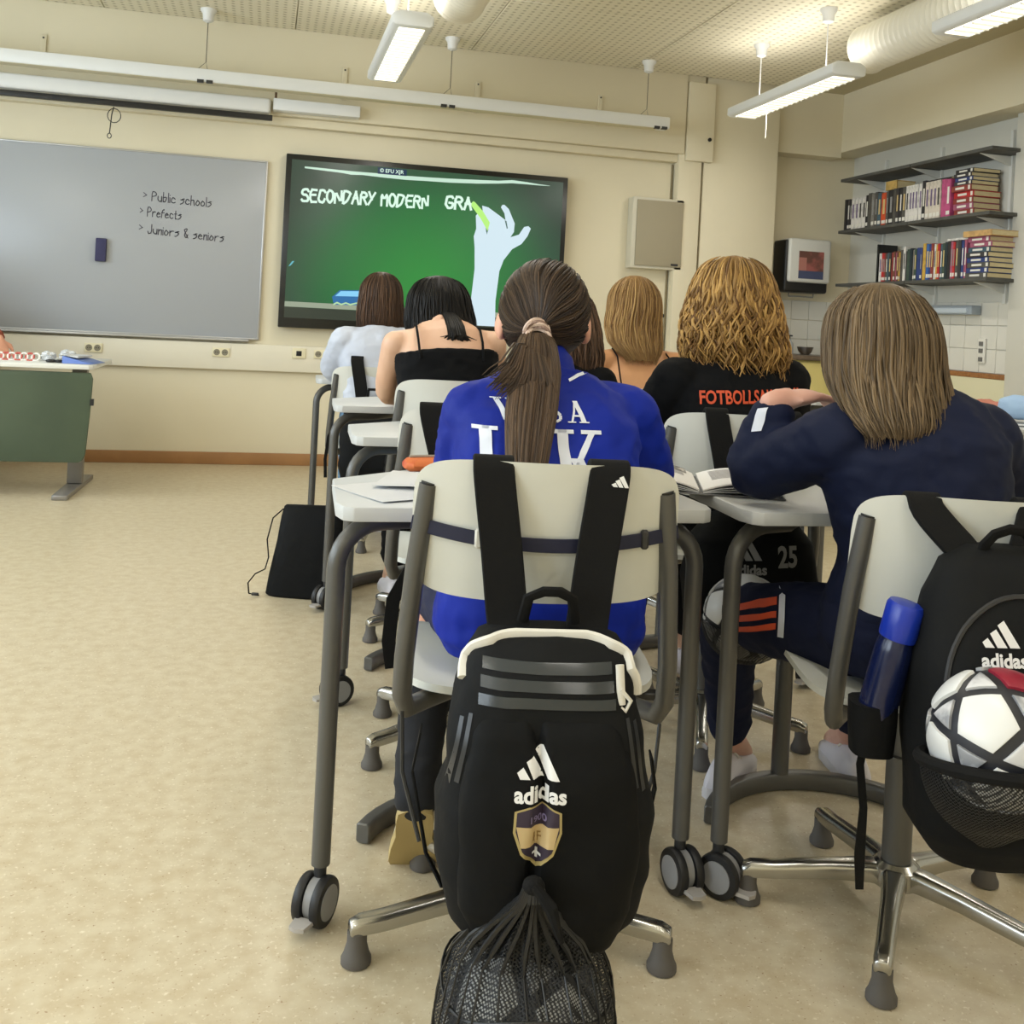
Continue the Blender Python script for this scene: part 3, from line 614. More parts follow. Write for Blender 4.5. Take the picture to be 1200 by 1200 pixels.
desk('white desk with loose papers where the ponytail pupil in the blue jersey sits', .479, 1.722, 0, (238, 278))
desk('white desk under the elbow of the pupil in the navy jacket', 1.222, 1.700, 0, (305, 250))
desk('white desk behind the blue jersey pupil, second row of the left column', .587, 2.715, 0, (200, 260))
desk('white desk in front of the curly haired pupil', 1.335, 2.72, 0, (250, 210))
desk('white desk where the pupil in the black strap top leans', .598, 3.62, 0, (230, 250))
desk('white desk in front of the long-haired blonde with the bare back', 1.35, 3.66, 0, (260, 220))
desk('white desk at the front of the left column by the grey hoodie', .602, 5.02, 0, (215, 250))
desk('white desk with books beside the pupil in light blue at the right edge', 3.22, 3.50, R(4), (220, 250))
desk('white desk standing free near the yellow cabinet', 3.10, 4.74, 0, (240, 250))
# ------------------------------------------------------------------ swivel chairs
m_lam = M('white_chair_laminate', 'd3d4cd', .45, vary=(5, 'cdcec6', .4, .65)); m_ply = M('laminate_edge', '8f7a58', .6); m_chrome = M('polished_aluminium', 'b4b3ae', .24, 1.0); m_foot = M('grey_rubber', '57534f', .7)
def chair(label, x, y, rz, sz=.50, base=0):
    t = thing('swivel_chair', label, 'chair', (x, y, 0), rz, 'white swivel school chairs')
    dz = sz - .50
    def bk(i, j):      # superellipse shell, bulging to the rear in the middle
        s = -1 + 2 * i; s = math.copysign(1 - (1 - abs(s)) ** 1.6, s) * .9995; h = (1 - abs(s) ** 5.5) ** (1 / 5.5); q = -1 + 2 * j
        z = .760 + .103 * q * h; x_ = .192 * s; y_ = -.245 - .035 * (z - .65) / .2 - .045 * (1 - s * s)
        n = V(.09 * s / .192, -1, .17).normalized()
        return V(x_, y_, z + dz), n
    G().panel(bk, 40, 10, .012).build('backrest', m_lam, t)
    def st(i, j):
        s = -1 + 2 * i; s = math.copysign(1 - (1 - abs(s)) ** 1.6, s) * .9995; h = (1 - abs(s) ** 4.5) ** (1 / 4.5); q = -1 + 2 * j
        y_ = .005 + .20 * q * h; z = .494 - .006 * (1 - s * s) - (.02 * ((y_ - .1) / .1) ** 2 if y_ > .1 else 0)
        return V(.208 * s, y_, z + dz), V(0, 0, 1)
    st_ = G().panel(st, 32, 12, .012).build('seat', m_lam, t)
    for s in (-1, 1):
        p = [(.172, -.283, .822), (.186, -.268, .70), (.196, -.250, .56), (.197, -.238, .50), (.19, -.22, .474), (.16, -.16, .466), (.10, -.08, .462), (.03, .0, .458)]
        tb = G().tube([V(s * a, b, c + dz) for a, b, c in p], .0148, 12).build('frame_tube', m_grey_leg, t)
        G().cyl((s * .172, -.283, .822 + dz), (s * .1715, -.2835, .825 + dz), .0128, 12).build('end_plug', m_black, tb)
    m = G().box((0, .0, .462 + dz), (.17, .17, .03)).build('seat_plate', m_dark, t, .006)
    G().tube([(.06, -.03, .455 + dz), (.20, -.05, .445 + dz)], .007, 8).box((.215, -.052, .443 + dz), (.05, .024, .012)).build('height_lever', m_black, m, .002, 1)
    G().lathe([(.026, .10), (.026, .30), (.018, .302), (.018, .45 + dz)], n=18).build('column', m_grey_leg, t)
    G().lathe([(.03, .058), (.043, .066), (.043, .098), (.032, .108)], n=20).build('base_hub', m_chrome, t)
    arm = None
    for k in range(5):
        a = R(base + 72 * k) - rz
        def ring(r, w, zt, zb): return [V(r, b * w, c) for b, c in ((-1, zb), (-1, zt - .008), (-.6, zt), (.6, zt), (1, zt - .008), (1, zb))]
        if arm is None:
            arm = G().loft([ring(.02, .024, .102, .066), ring(.05, .021, .102, .068), ring(.12, .017, .094, .064), ring(.22, .0155, .080, .052), ring(.262, .0155, .077, .050), ring(.279, .013, .070, .050)]).build('base_arm', m_chrome, t, .003, rz=a)
            foot = G().lathe([(.0165, .053), (.0165, .034), (.021, .018), (.025, .010), (.025, .002), (.022, 0)], (.265, 0, 0), 18).build('foot', m_foot, arm)
        else:
            c = share(arm, t, rz=a); share(foot, c)
    return t
CH1 = ((.46, 1.70), R(-10), .50)
CH2 = ((1.18, 1.65), R(-16), .462)
CHB = ((.535, 2.50), R(-9), .50)
CHC = ((1.19, 2.53), R(-12), .505)
CHA = ((.625, 3.42), R(-6), .505)
CHE = ((1.37, 3.52), R(-10), .495)
CHD = ((.53, 4.81), R(-8), .465)
chair('white swivel chair carrying the striped black backpack, under the blue jersey pupil', *CH1[0], CH1[1], CH1[2], 187)
chair('white swivel chair carrying the football backpack and blue bottle under the navy jacket', *CH2[0], CH2[1], CH2[2], 16)
chair('white swivel chair with a wide black strap directly behind the blue jersey', *CHB[0], CHB[1], CHB[2], 205)
chair('white swivel chair of the curly haired pupil in the black shirt', *CHC[0], CHC[1], CHC[2], 30)
chair('white swivel chair of the pupil in the black strap top', *CHA[0], CHA[1], CHA[2], 60)
chair('white swivel chair of the blonde with the bare back', *CHE[0], CHE[1], CHE[2], 10)
chair('white swivel chair of the pupil in the pale grey hoodie', *CHD[0], CHD[1], CHD[2], 40)
chair('white swivel chair of the pupil in light blue at the right edge', 3.50, 3.36, R(12), .49, 20)
# ------------------------------------------------------------------ teacher's desk
t = thing('teacher_desk', 'white topped teacher desk with a green front panel at the left edge', 'desk', (-1.66, 6.1, 0))
G().prism([(-.80, -.35), (.77, -.35), (.79, -.33), (.79, .35), (-.80, .35)], .69, .715).build('desk_top', M('desk_white', 'e0e0da', .4), t, .004)
P_ = [(-.74, .672), (.775, .672), (.788, .64), (.782, .45), (.768, .235), (.755, .205), (.735, .195), (-.74, .195)]
pn = G().prism(P_, -.325, -.30, lambda q: V(q.x, q.z, q.y)).build('front_panel', M('olive_green_board', '4a5844', .6, vary=(3, '445240', .4, .6)), t, .004)
G().bb(.782, .80, -.335, -.318, .50, .535).build('hinge_clip', m_black, pn)
m_dl = M('desk_grey_steel', '8d8a86', .4, .5)
for x in (.68, -.68):
    G().bb(x - .05, x + .03, .0, .06, .03, .69).build('leg', m_dl, t, .006); G().prism([(x - .06, -.36), (x + .02, -.36), (x + .04, .34), (x - .05, .34)], 0, .028).build('foot', m_dl, t, .006)
# things on the teacher's desk (top z = 0.715)
o = G()
for k in range(7):
    a = -1.37 + k * .030; o.tube([V(a + .02 * math.cos(b), 5.95 + .02 * math.sin(b) * .3, .735 + .02 * math.sin(b)) for b in [2 * pi * q / 10 for q in range(11)]], .006, 6, tint=k % 2)
o = o.build('paper_chain', M('striped_paper', 'e6e3da', .7, attr='c25a50'), None); tag(o, 'small red and white striped paper spiral on the teacher desk', 'paper decoration')
def sheet(name, label, cat, c, w, d, rz, mat, wav=.003, group=None, lift=.0, fold=0):
    rnd = random.Random(int(abs(c[0] * 1000)) + 3); ph = rnd.random() * 6
    cs, sn = math.cos(rz), math.sin(rz)
    def fn(i, j):
        a, b = (i - .5) * w, (j - .5) * d; z = wav * (1 + math.sin(4 * i + ph) * math.cos(3 * j + ph)) + lift * i * i + fold * abs(j - .5)
        return V(c[0] + a * cs - b * sn, c[1] + a * sn + b * cs, c[2] + z + .001), V(0, 0, 1)
    o = G().panel(fn, 10, 8, .0006).build(name, mat, None); return tag(o, label, cat, group)
m_paper = M('white_paper', 'cdcfd0', .7)
def crumple(name, label, c, r, mat):
    rnd = random.Random(5); g = G().ell(c, (r, r * .8, r * .55), n=12, k=8); g.v = [V(c) + (p - V(c)) * rnd.uniform(.75, 1.15) for p in g.v]
    zmin = min(p.z for p in g.v); g.v = [p + V(0, 0, c[2] - zmin) for p in g.v]
    return tag(g.build(name, mat, None, smooth=0), label, 'paper')
crumple('crumpled_paper', 'crumpled white paper beside the striped spiral on the teacher desk', (-1.135, 5.97, .7155), .045, m_paper)
crumple('paper_napkin', 'second crumpled white paper near the blue folder on the teacher desk', (-1.06, 6.10, .7155), .05, m_paper)
t = thing('scissors', 'black handled scissors lying on the teacher desk beside the blue folder', 'scissors', (-1.075, 5.86, .716))
for s in (-1, 1): G().tube([V(s * .022 + .02 * math.cos(a), -.0 + .028 * math.sin(a), .008) for a in [2 * pi * k / 14 for k in range(15)]], .007, 8).build('handle', m_black, t)
G().prism([(-.006, .025), (.006, .025), (.012, .13), (.006, .13)], .002, .006).prism([(-.006, .025), (.006, .025), (-.006, .13), (-.012, .13)], .006, .010).build('blade', m_chrome, t)
t = thing('folder', 'blue plastic folder with papers at the corner of the teacher desk', 'folder', (-.955, 5.90, .716), R(-12))
def wedge(x0, x1, y0, y1, z0, za, zb): return G().add([V(x0, y0, z0), V(x1, y0, z0), V(x1, y1, z0), V(x0, y1, z0), V(x0, y0, z0 + za), V(x1, y0, z0 + zb), V(x1, y1, z0 + zb), V(x0, y1, z0 + za)], [(3, 2, 1, 0), (4, 5, 6, 7), (0, 1, 5, 4), (1, 2, 6, 5), (2, 3, 7, 6), (3, 0, 4, 7)])
wedge(-.06, .09, -.10, .11, 0, .040, .003).build('cover', M('blue_plastic', '6680c4', .35), t, .002, 1); wedge(-.055, .02, -.095, .105, .0405, .002, -.010).build('papers', m_paper, t)
# things on the pupils' desks (top z = 0.735)
sheet('worksheet', 'white worksheet lying at the left end of the front-most left desk', 'paper', (.27, 1.885, .7352), .21, .19, R(24), m_paper, .0015)
sheet('loose_sheet', 'upper white sheet fanned over the worksheet near the pencil case', 'paper', (.33, 1.965, .7400), .19, .20, R(-18), m_paper, .0015, lift=.012)
t = thing('pencil_case', 'orange and red pencil case on the desk left of the blue jersey', 'pencil case', (.395, 2.125, .7365), R(10))
G().loft([[V(x, .035 * r * math.cos(a), .016 + .016 * r * math.sin(a)) for a in [2 * pi * k / 14 for k in range(14)]] for x, r in ((-.10, .5), (-.09, .9), (0, 1), (.08, .95), (.10, .55))]).build('pouch', M('orange_fabric', 'c86a34', .7, vary=(18, 'b04028', .45, .6)), t)
G().tube([(-.09, 0, .0325), (0, 0, .0332), (.09, 0, .0325)], .003, 6).build('zip', M('grey_zip', '9a8f80', .5), t)
def open_book(label, c, rz, w=.20, d=.25, pict=True):
    t = thing('open_book', label, 'book', c, rz)
    m_pg = M('book_page_white', 'e4e2e0', .6)
    for s in (-1, 1):
        def fn(i, j, s=s): return V(s * (.004 + i * w), (j - .5) * d, .006 + .028 * math.sin(min(1, i * 1.35) * pi * .5 + .1) * (1 - i * .45)), V(0, 0, 1)
        pg = G().panel(fn, 12, 6, .003).build('page_block', m_pg, t)
        for q in range(3):
            def fl(i, j, s=s, q=q): return V(s * (.004 + i * (w + .003 * q)), (j - .5) * d, .003 + (.022 - .007 * q) * math.sin(min(1, i * 1.35) * pi * .5 + .1) * (1 - i * .45)), V(0, 0, 1)
            G().panel(fl, 8, 2, .0012).build('page', m_paper, t)
        for q in range(9 if s > 0 else 6):
            def ln(i, j, s=s, q=q): a = .15 + i * .7; return V(s * (.004 + a * w), d * (.36 - q * .06) + (j - .5) * .004, .0085 + .028 * math.sin(min(1, a * 1.35) * pi * .5 + .1) * (1 - a * .45)), V(0, 0, 1)
            G().panel(ln, 6, 1, .0004).build('text_line', M('print_grey', 'b3b0b0', .7), pg)
        if pict and s < 0:
            def pc(i, j): a = .1 + i * .5; return V(-(.004 + a * w), d * (-.30 + .28 * j), .0088 + .028 * math.sin(min(1, a * 1.35) * pi * .5 + .1) * (1 - a * .45)), V(0, 0, 1)
            pc_ = G().panel(lambda i, j: (lambda p: (V(p[0].x, p[0].y + d * .56, p[0].z), p[1]))(pc(i, j)), 6, 3, .0004).build('picture', M('photo_grey', '6f6c6a', .6, vary=(60, 'b5b2ae', .45, .55)), pg)
    G().box((0, 0, .0015), (2 * w + .02, d + .01, .003)).build('cover', M('book_cover_grey', '6b6c6e', .5), t, .001, 1)
    return t
open_book('open textbook with a small picture lying between the blue jersey and the navy jacket', (.90, 1.99, .7355), R(-20), .155, .23)
open_book('open textbook lying on the desk before the curly haired pupil', (1.40, 2.96, .7355), R(8), .15, .21, False)
sheet('propped_page', 'white page sticking up behind the open textbook at the curly pupil chair', 'paper', (1.06, 2.075, .738), .15, .12, R(-30), m_paper, .001, lift=.075)
sheet('exercise_paper', 'white exercise paper with a black pen on the desk left of the curly pupil', 'paper', (1.12, 2.93, .7355), .20, .22, R(12), m_paper, .001)
t = thing('pen', 'black pen lying on the exercise paper left of the curly pupil', 'pen', (1.11, 2.93, .7435), R(80))
G().tube([(0, -.06, .004), (0, .055, .004)], .004, 8).build('barrel', m_black, t); G().tube([(0, .055, .004), (0, .065, .004), (0, .072, .004)], [.004, .0025, .001], 8).build('tip', m_chrome, t)
sheet('note_sheet', 'white note sheet on the desk under the arm of the strap top pupil', 'paper', (.60, 3.82, .7355), .21, .29, R(6), m_paper, .001)
# right-hand desk things
t = thing('picture_book', 'white book with a dark cover picture lying on the right-hand desk', 'book', (2.99, 3.82, .7355), R(20))
G().bb(-.10, .10, -.13, .13, 0, .028).build('cover', M('white_cover', 'e2e0dc', .5), t, .002, 1); G().bb(-.06, .05, -.09, .05, .0282, .0288).build('cover_picture', M('dark_picture', '4a4742', .5, vary=(30, '857c6e', .45, .6)), t)
o = G().ell((3.11, 3.86, .742), (.075, .06, .055)).build('black_cap', M('black_cloth', '17171a', .9, bump=(60, .4)), None); g = o.data
for v in g.vertices: v.co.z = max(v.co.z, .7365)
tag(o, 'crumpled black knit cap lying on the right-hand desk', 'cap')
sheet('news_sheet', 'rumpled white paper on the right-hand desk in front of the light blue sleeve', 'paper', (3.15, 3.68, .7355), .26, .20, R(30), m_paper, .004)
sheet('beige_sheet', 'beige sheet at the near edge of the right-hand desk', 'paper', (3.16, 3.56, .7352), .15, .09, R(5), M('beige_paper', 'e0cfb8', .7), .0005)

# ------------------------------------------------------------------ footballs
m_ball = M('ball_white', 'dfe0df', .35); m_seam = M('ball_dark', '23242a', .45)
def football_data():
    # truncated icosahedron from an icosahedron
    f = (1 + 5 ** .5) / 2
    iv = [V(p).normalized() for p in ((-1, f, 0), (1, f, 0), (-1, -f, 0), (1, -f, 0), (0, -1, f), (0, 1, f), (0, -1, -f), (0, 1, -f), (f, 0, -1), (f, 0, 1), (-f, 0, -1), (-f, 0, 1))]
    fa = ((0, 11, 5), (0, 5, 1), (0, 1, 7), (0, 7, 10), (0, 10, 11), (1, 5, 9), (5, 11, 4), (11, 10, 2), (10, 7, 6), (7, 1, 8), (3, 9, 4), (3, 4, 2), (3, 2, 6), (3, 6, 8), (3, 8, 9), (4, 9, 5), (2, 4, 11), (6, 2, 10), (8, 6, 7), (9, 8, 1))
    pent, tri = [], []
    K = .44
    for i in range(12):
        nb = sorted({j for t in fa if i in t for j in t if j != i}); c = iv[i]; u = c.orthogonal().normalized(); w = c.cross(u)
        pts = [c.lerp(iv[j], K) for j in nb]; pts.sort(key=lambda p: math.atan2(p.dot(w), p.dot(u))); pent.append(pts)
    for t in fa:
        m = sum((iv[i] for i in t), V(0, 0, 0)) / 3
        tri.append([m.lerp(iv[a].lerp(iv[b], .5), .86) for a, b in ((t[0], t[1]), (t[1], t[2]), (t[2], t[0]))])
    return pent, tri
FB = football_data()
def patch(pts, r, shrink, lift):
    c = sum(pts, V(0, 0, 0)) / len(pts); g = G(); n = len(pts); E_ = []
    for i in range(n):
        a, b = pts[i], pts[(i + 1) % n]
        for k in range(4): E_.append(a.lerp(b, k / 4))
    rings = []
    for q, l in ((1.0, -.003), (.97, lift * .7), (.90, lift), (.6, lift), (.3, lift), (.02, lift)): rings.append([(c.lerp(p, q * shrink)).normalized() * (r + l) for p in E_])
    g.loft(rings, True); return g
def football(label, c, r, rot, group='footballs carried with the backpacks', parent=None, dark=(), tcol=None, pcol=None):
    t = thing('football', label, 'football', c, 0, group); t.rotation_euler = rot
    G().ell((0, 0, 0), (r - .002,) * 3, n=28, k=16).build('bladder', m_seam, t)
    for i, p in enumerate(FB[0]): patch(p, r, .95, .0022).build('panel', (pcol or {}).get(i, m_ball), t)
    for i, p in enumerate(FB[1]): patch(p, r, .80, .0018).build('panel', m_ball2 if i % 3 else m_ball3, t)
    return t
m_ball2 = M('ball_grey_print', '8b8d92', .4, vary=(25, 'd0d0d2', .45, .6)); m_ball3 = M('ball_silver_print', 'c7c8ca', .35, vary=(25, '6e7076', .5, .62))
def net_mat(name, col, dens, a0):
    m = bpy.data.materials.new(name); m.use_nodes = True; nt = m.node_tree; N = nt.nodes; L = nt.links; b = N['Principled BSDF']; b.inputs['Base Color'].default_value = lin(col); b.inputs['Roughness'].default_value = .7
    tc = N.new('ShaderNodeTexCoord'); mp = N.new('ShaderNodeMapping'); mp.inputs['Scale'].default_value = (dens,) * 3; mp.inputs['Rotation'].default_value = (.6, .5, .785); L.new(tc.outputs['Object'], mp.inputs[0])
    v = N.new('ShaderNodeTexVoronoi'); v.inputs['Randomness'].default_value = 0; v.inputs['Scale'].default_value = 1; L.new(mp.outputs[0], v.inputs['Vector'])
    r = N.new('ShaderNodeMapRange'); r.inputs[1].default_value = .36; r.inputs[2].default_value = .48; r.inputs[3].default_value = a0; r.inputs[4].default_value = 1; L.new(v.outputs['Distance'], r.inputs[0]); L.new(r.outputs[0], b.inputs['Alpha'])
    return m
m_net = net_mat('black_net', '0d0f12', 300, .06); m_net2 = net_mat('black_pocket_net', '0d0e10', 300, .05)
# ------------------------------------------------------------------ backpacks
m_bag = M('black_polyester', '0f1011', .75, vary=(3, '151617', .4, .65), bump=(30, .3, .006), spec=.15); m_bag2 = M('black_ripstop', '0c0d0e', .7, bump=(22, .4, .008), spec=.15); m_web = M('black_webbing', '111111', .85, bump=(300, .3, .002), spec=.2); m_gloss = M('gloss_black_stripe', '33373a', .25); m_pipe = M('white_piping', 'd6d3ca', .6); m_logo = M('white_print', 'dedede', .6)
def sring(z, hw, hd, yc, n=36, p=3.0):
    out = []
    for k in range(n):
        a = 2 * pi * k / n; c, s = math.cos(a), math.sin(a); q = (abs(c) ** p + abs(s) ** p) ** (-1 / p); out.append(V(hw * c * q, yc + hd * s * q, z))
    return out
def interp(tab, t):
    for a, b in zip(tab, tab[1:]):
        if t <= b[0] or b is tab[-1]:
            k = (t - a[0]) / (b[0] - a[0]); k = max(0, min(1, k)); k = k * k * (3 - 2 * k) if False else k
            return [x + (y - x) * k for x, y in zip(a[1:], b[1:])]
from mathutils import noise as mn
def bag_body(tab, seed, n=40, lump=.004, groove=None, m=72):
    rnd = random.Random(seed); o_ = V(rnd.random() * 9, rnd.random() * 9, 3); g = G(); rings = []
    for i in range(n + 1):
        z, hw, hd, yc = interp(tab, i / n); row_ = []
        for p in sring(z, hw, hd, yc, m):
            d = mn.noise(V(p.x * 9, p.y * 9, p.z * 14) + o_) * lump * 1.6 + (1 - abs(mn.noise(V(p.x * 16 + p.z * 7, p.y * 12, p.z * 9) + o_))) * lump * 1.2 - lump
            c = V(0, yc, z); q = p + (p - c).normalized() * d
            if groove and p.y < yc: q.y += groove[1] * math.exp(-((p.x - groove[0] - .006 * math.sin(p.z * 30)) / groove[2]) ** 2)
            row_.append(q)
        rings.append(row_)
    return g.loft(rings)
def adidas(size, gap=0, cut=None):
    d = text2d('adidas', size, size * .035); w = max(p[0] for p in d[0]); s = w / 1.0
    bars = []
    for x0, h in ((.02, .30), (.27, .58), (.52, .90)):
        bars.append([(s * (x0 + .10), size * .95), (s * (x0 + .36), size * .95), (s * (x0 + .36 - .50 * h), size * .95 + s * .62 * h), (s * (x0 + .36 - .50 * h - .21), size * .95 + s * .62 * h - s * .11)][:4])
    bars = [[(s * .10, size * .98), (s * .30, size * .98), (s * .16, size * .98 + s * .20), (s * .04, size * .98 + s * .11)],
            [(s * .36, size * .98), (s * .58, size * .98), (s * .36, size * .98 + s * .38), (s * .22, size * .98 + s * .29)],
            [(s * .64, size * .98), (s * .86, size * .98), (s * .55, size * .98 + s * .56), (s * .40, size * .98 + s * .46)]]
    return join2d((d, 0, 0), (poly2d(*bars), 0, 0)), w
def hang(ch, dy=0):      # frame of a chair back: world location of its floor point, rotation
    (x, y), rz, sz = ch; return V(x, y, 0), rz
def straps(t, xs_top, xs_bot, ztop, zbot, ytop, ybot, w, mat, over=.05, yb=-.33):
    out = []
    for a, b in zip(xs_top, xs_bot):
        pts = [(b, ybot, zbot), (b + (a - b) * .15, ybot + (yb - ybot) * .5, zbot + .02), (b + (a - b) * .45, yb, zbot + (ztop - zbot) * .45), (a, ytop - .012, ztop - .01), (a, ytop - .004, ztop + .008), (a, ytop + .016, ztop + .009), (a, ytop + .034, ztop - .012), (a, ytop + .045, ztop - over)]
        q = []
        for i in range(len(pts) - 1):
            for k in range(3): q.append(V(pts[i]).lerp(V(pts[i + 1]), k / 3))
        q.append(V(pts[-1]))
        for _ in range(2): q = [q[0]] + [(q[i - 1] + q[i] * 2 + q[i + 1]) / 4 for i in range(1, len(q) - 1)] + [q[-1]]
        out.append(G().ribbon(q, w, .009, (1, 0, 0)).build('shoulder_strap', mat, t))
    return out
# backpack hanging on the nearest chair
loc, rz = hang(CH1)
t = thing('backpack', 'black striped backpack with a white zip hanging on the nearest chair', 'backpack', loc, rz, 'backpacks hung on chair backs')
TAB1 = [(0, .245, .03, .03, -.40), (.03, .252, .075, .055, -.405), (.08, .27, .102, .074, -.41), (.14, .30, .122, .085, -.415), (.26, .355, .138, .090, -.415), (.45, .435, .140, .087, -.412), (.65, .53, .127, .078, -.405), (.8, .59, .117, .068, -.397), (.9, .622, .110, .058, -.390), (.96, .641, .098, .046, -.384), (1, .648, .080, .032, -.378)]
bd = bag_body(TAB1, 4, 50, .0065); body = bd.build('body', m_bag, t); bv = bvh_of(body.data)
ss = straps(t, (-.083, .082), (-.052, .052), .858, .64, -.318, -.37, [.058] * 22, m_web, yb=-.345)
decal('strap_logo', poly2d(*[[(x, 0), (x + .006, 0), (x + .006 - h * .5, h), (x - h * .5, h - .003)] for x, h in ((.0, .006), (.008, .011), (.016, .016))]), (.086, -.5, .836), (1, 0, -.05), (0, 0, 1), (0, 1, 0), bvh_of(ss[1].data), m_logo, ss[1], .006, .001)
G().tube([(-.036, -.375, .655), (-.030, -.385, .69), (-.01, -.39, .70), (.012, -.39, .70), (.03, -.385, .69), (.036, -.375, .655)], .008, 8, flat=.6).build('grab_handle', m_web, t)
def on_bag(bv, pts, lift=.003, d=V(0, 1, 0)):
    out = []
    for p in pts:
        h = bv.ray_cast(V(p) - d * .6, d)
        if h[0] is not None: out.append(h[0] - d * lift)
    return out
arch = [(-.113 * math.copysign(abs(math.cos(a)) ** .8, math.cos(a)), -.4, .588 + .062 * math.sin(a) ** .62 - (.012 if math.cos(a) < -.9 else 0)) for a in [R(1 + 178 * k / 36) for k in range(37)]]
G().tube(on_bag(bv, arch, .002), .0085, 8, flat=.6).build('white_zip', m_pipe, t)
zp = on_bag(bv, [(.086, -.4, .626)], .022)[0]
G().tube([zp, zp + V(.004, -.004, -.05)], .0055, 8, flat=.5).tube([zp + V(.002, -.004, -.03), zp + V(.016, -.003, -.045), zp + V(.010, -.003, -.058), zp + V(-.002, -.003, -.05)], .003, 6).build('zip_pull', m_pipe, t)
for k in range(3):
    decal('gloss_stripe', poly2d([(-.086 - .002 * k, -.0065), (.082 + .002 * k, -.0065), (.082 + .002 * k, .0065), (-.086 - .002 * k, .0065)]), (-.004, -.4, .618 - k * .020), (1, 0, 0), (0, 0, 1), (0, 1, 0), bv, m_gloss, t, .012, .0012)
for k in range(2):      # slanted stripes running down both shoulders of the bag
    for sx in (-1, 1):
        decal('shoulder_stripe', poly2d([(sx * (.098 + .011 * k), .0), (sx * (.103 + .011 * k), .0), (sx * (.118 + .011 * k), -.085), (sx * (.112 + .011 * k), -.085)][::sx]), (-.002, -.4, .560 - .006 * k), (1, 0, 0), (0, 0, 1), (0, 1, 0), bv, M('matte_stripe', '222427', .4), t, .012, .0012)
TABP = [(0, .268, .05, .02, -.465), (.05, .278, .085, .038, -.468), (.2, .33, .112, .048, -.472), (.5, .42, .116, .046, -.470), (.75, .50, .108, .038, -.465), (.9, .54, .098, .030, -.460), (.97, .558, .085, .020, -.455), (1, .564, .065, .010, -.448)]
pk = bag_body(TABP, 6, 44, .0045, (-.016, .018, .0065), 110).build('front_pocket', m_bag2, t); bp = bvh_of(pk.data)
d, w = adidas(.026); decal('logo', d, (-.014 - w / 2, -.5, .472), (1, 0, .0), (0, 0, 1), (0, 1, 0), bp, m_logo, pk, .003, .0015)
sh = [(-.026, .0), (-.010, .006), (.010, .006), (.026, .0), (.027, -.022), (.018, -.045), (0, -.062), (-.018, -.045), (-.027, -.022)]
decal('crest_rim', poly2d([(x * 1.12, y * 1.1 + .001) for x, y in sh]), (-.016, -.5, .460), (1, 0, 0), (0, 0, 1), (0, 1, 0), bp, M('crest_gold', 'a89763', .5), pk, .003, .0012)
decal('crest', poly2d(sh), (-.016, -.5, .460), (1, 0, 0), (0, 0, 1), (0, 1, 0), bp, M('crest_purple', '2b2033', .6), pk, .003, .0018)
decal('crest_band', poly2d([(-.0265, -.016), (.0265, -.016), (.020, -.040), (-.020, -.040)]), (-.016, -.5, .460), (1, 0, 0), (0, 0, 1), (0, 1, 0), bp, M('crest_cream', 'b9a276', .6), pk, .003, .0023)
for s, sz, dy in (('1900', .011, -.011), ('IF', .016, -.035)):
    d = text2d(s, sz, sz * .02); w = max(p[0] for p in d[0]); decal('crest_text', d, (-.016 - w / 2, -.5, .460 + dy), (1, 0, 0), (0, 0, 1), (0, 1, 0), bp, M('crest_text', '7d7396', .6) if s != 'IF' else M('crest_text_gold', '8b6f3c', .6), pk, .003, .0029)
decal('crest_cross', poly2d([(-.0015, -.056), (.0015, -.056), (.0015, -.044), (-.0015, -.044)], [(-.005, -.0515), (.005, -.0515), (.005, -.0485), (-.005, -.0485)]), (-.016, -.5, .460), (1, 0, 0), (0, 0, 1), (0, 1, 0), bp, m_logo, pk, .003, .0029)
# sternum strap round the chair back, side strap ends
cs = [V(.195 * s, -.245 - .035 * .5 - .045 * (1 - s * s) - .012, .764 - .018 * (1 - s * s)) for s in [-1 + 2 * k / 20 for k in range(21)]]
G().ribbon(cs, .020, .003, (0, 0, 1)).build('chest_strap', M('navy_webbing', '181a33', .7), t)
for x in (-.098, .142): G().box((x, -.275 - .045 * (1 - (x / .195) ** 2), .764 - .018 * (1 - (x / .195) ** 2)), (.012, .010, .028)).build('buckle', m_pipe if x < 0 else m_dark, t, .003, 1)
G().ribbon([(-.165, -.36, .50), (-.175, -.31, .42), (-.15, -.36, .33), (-.125, -.39, .30)], .016, .003, (0, 1, 0)).build('side_strap', m_web, t)
G().ribbon([(.16, -.33, .46), (.175, -.30, .40), (.145, -.35, .32)], .016, .003, (0, 1, 0)).build('side_strap', m_web, t)
G().tube([(.19, -.245, .47), (.18, -.27, .41), (.15, -.31, .35), (.13, -.36, .32)], .003, 6).build('draw_cord', m_black, t)
G().tube([(-.195, -.25, .48), (-.19, -.27, .40), (-.16, -.33, .33)], .003, 6).build('draw_cord', m_black, t)
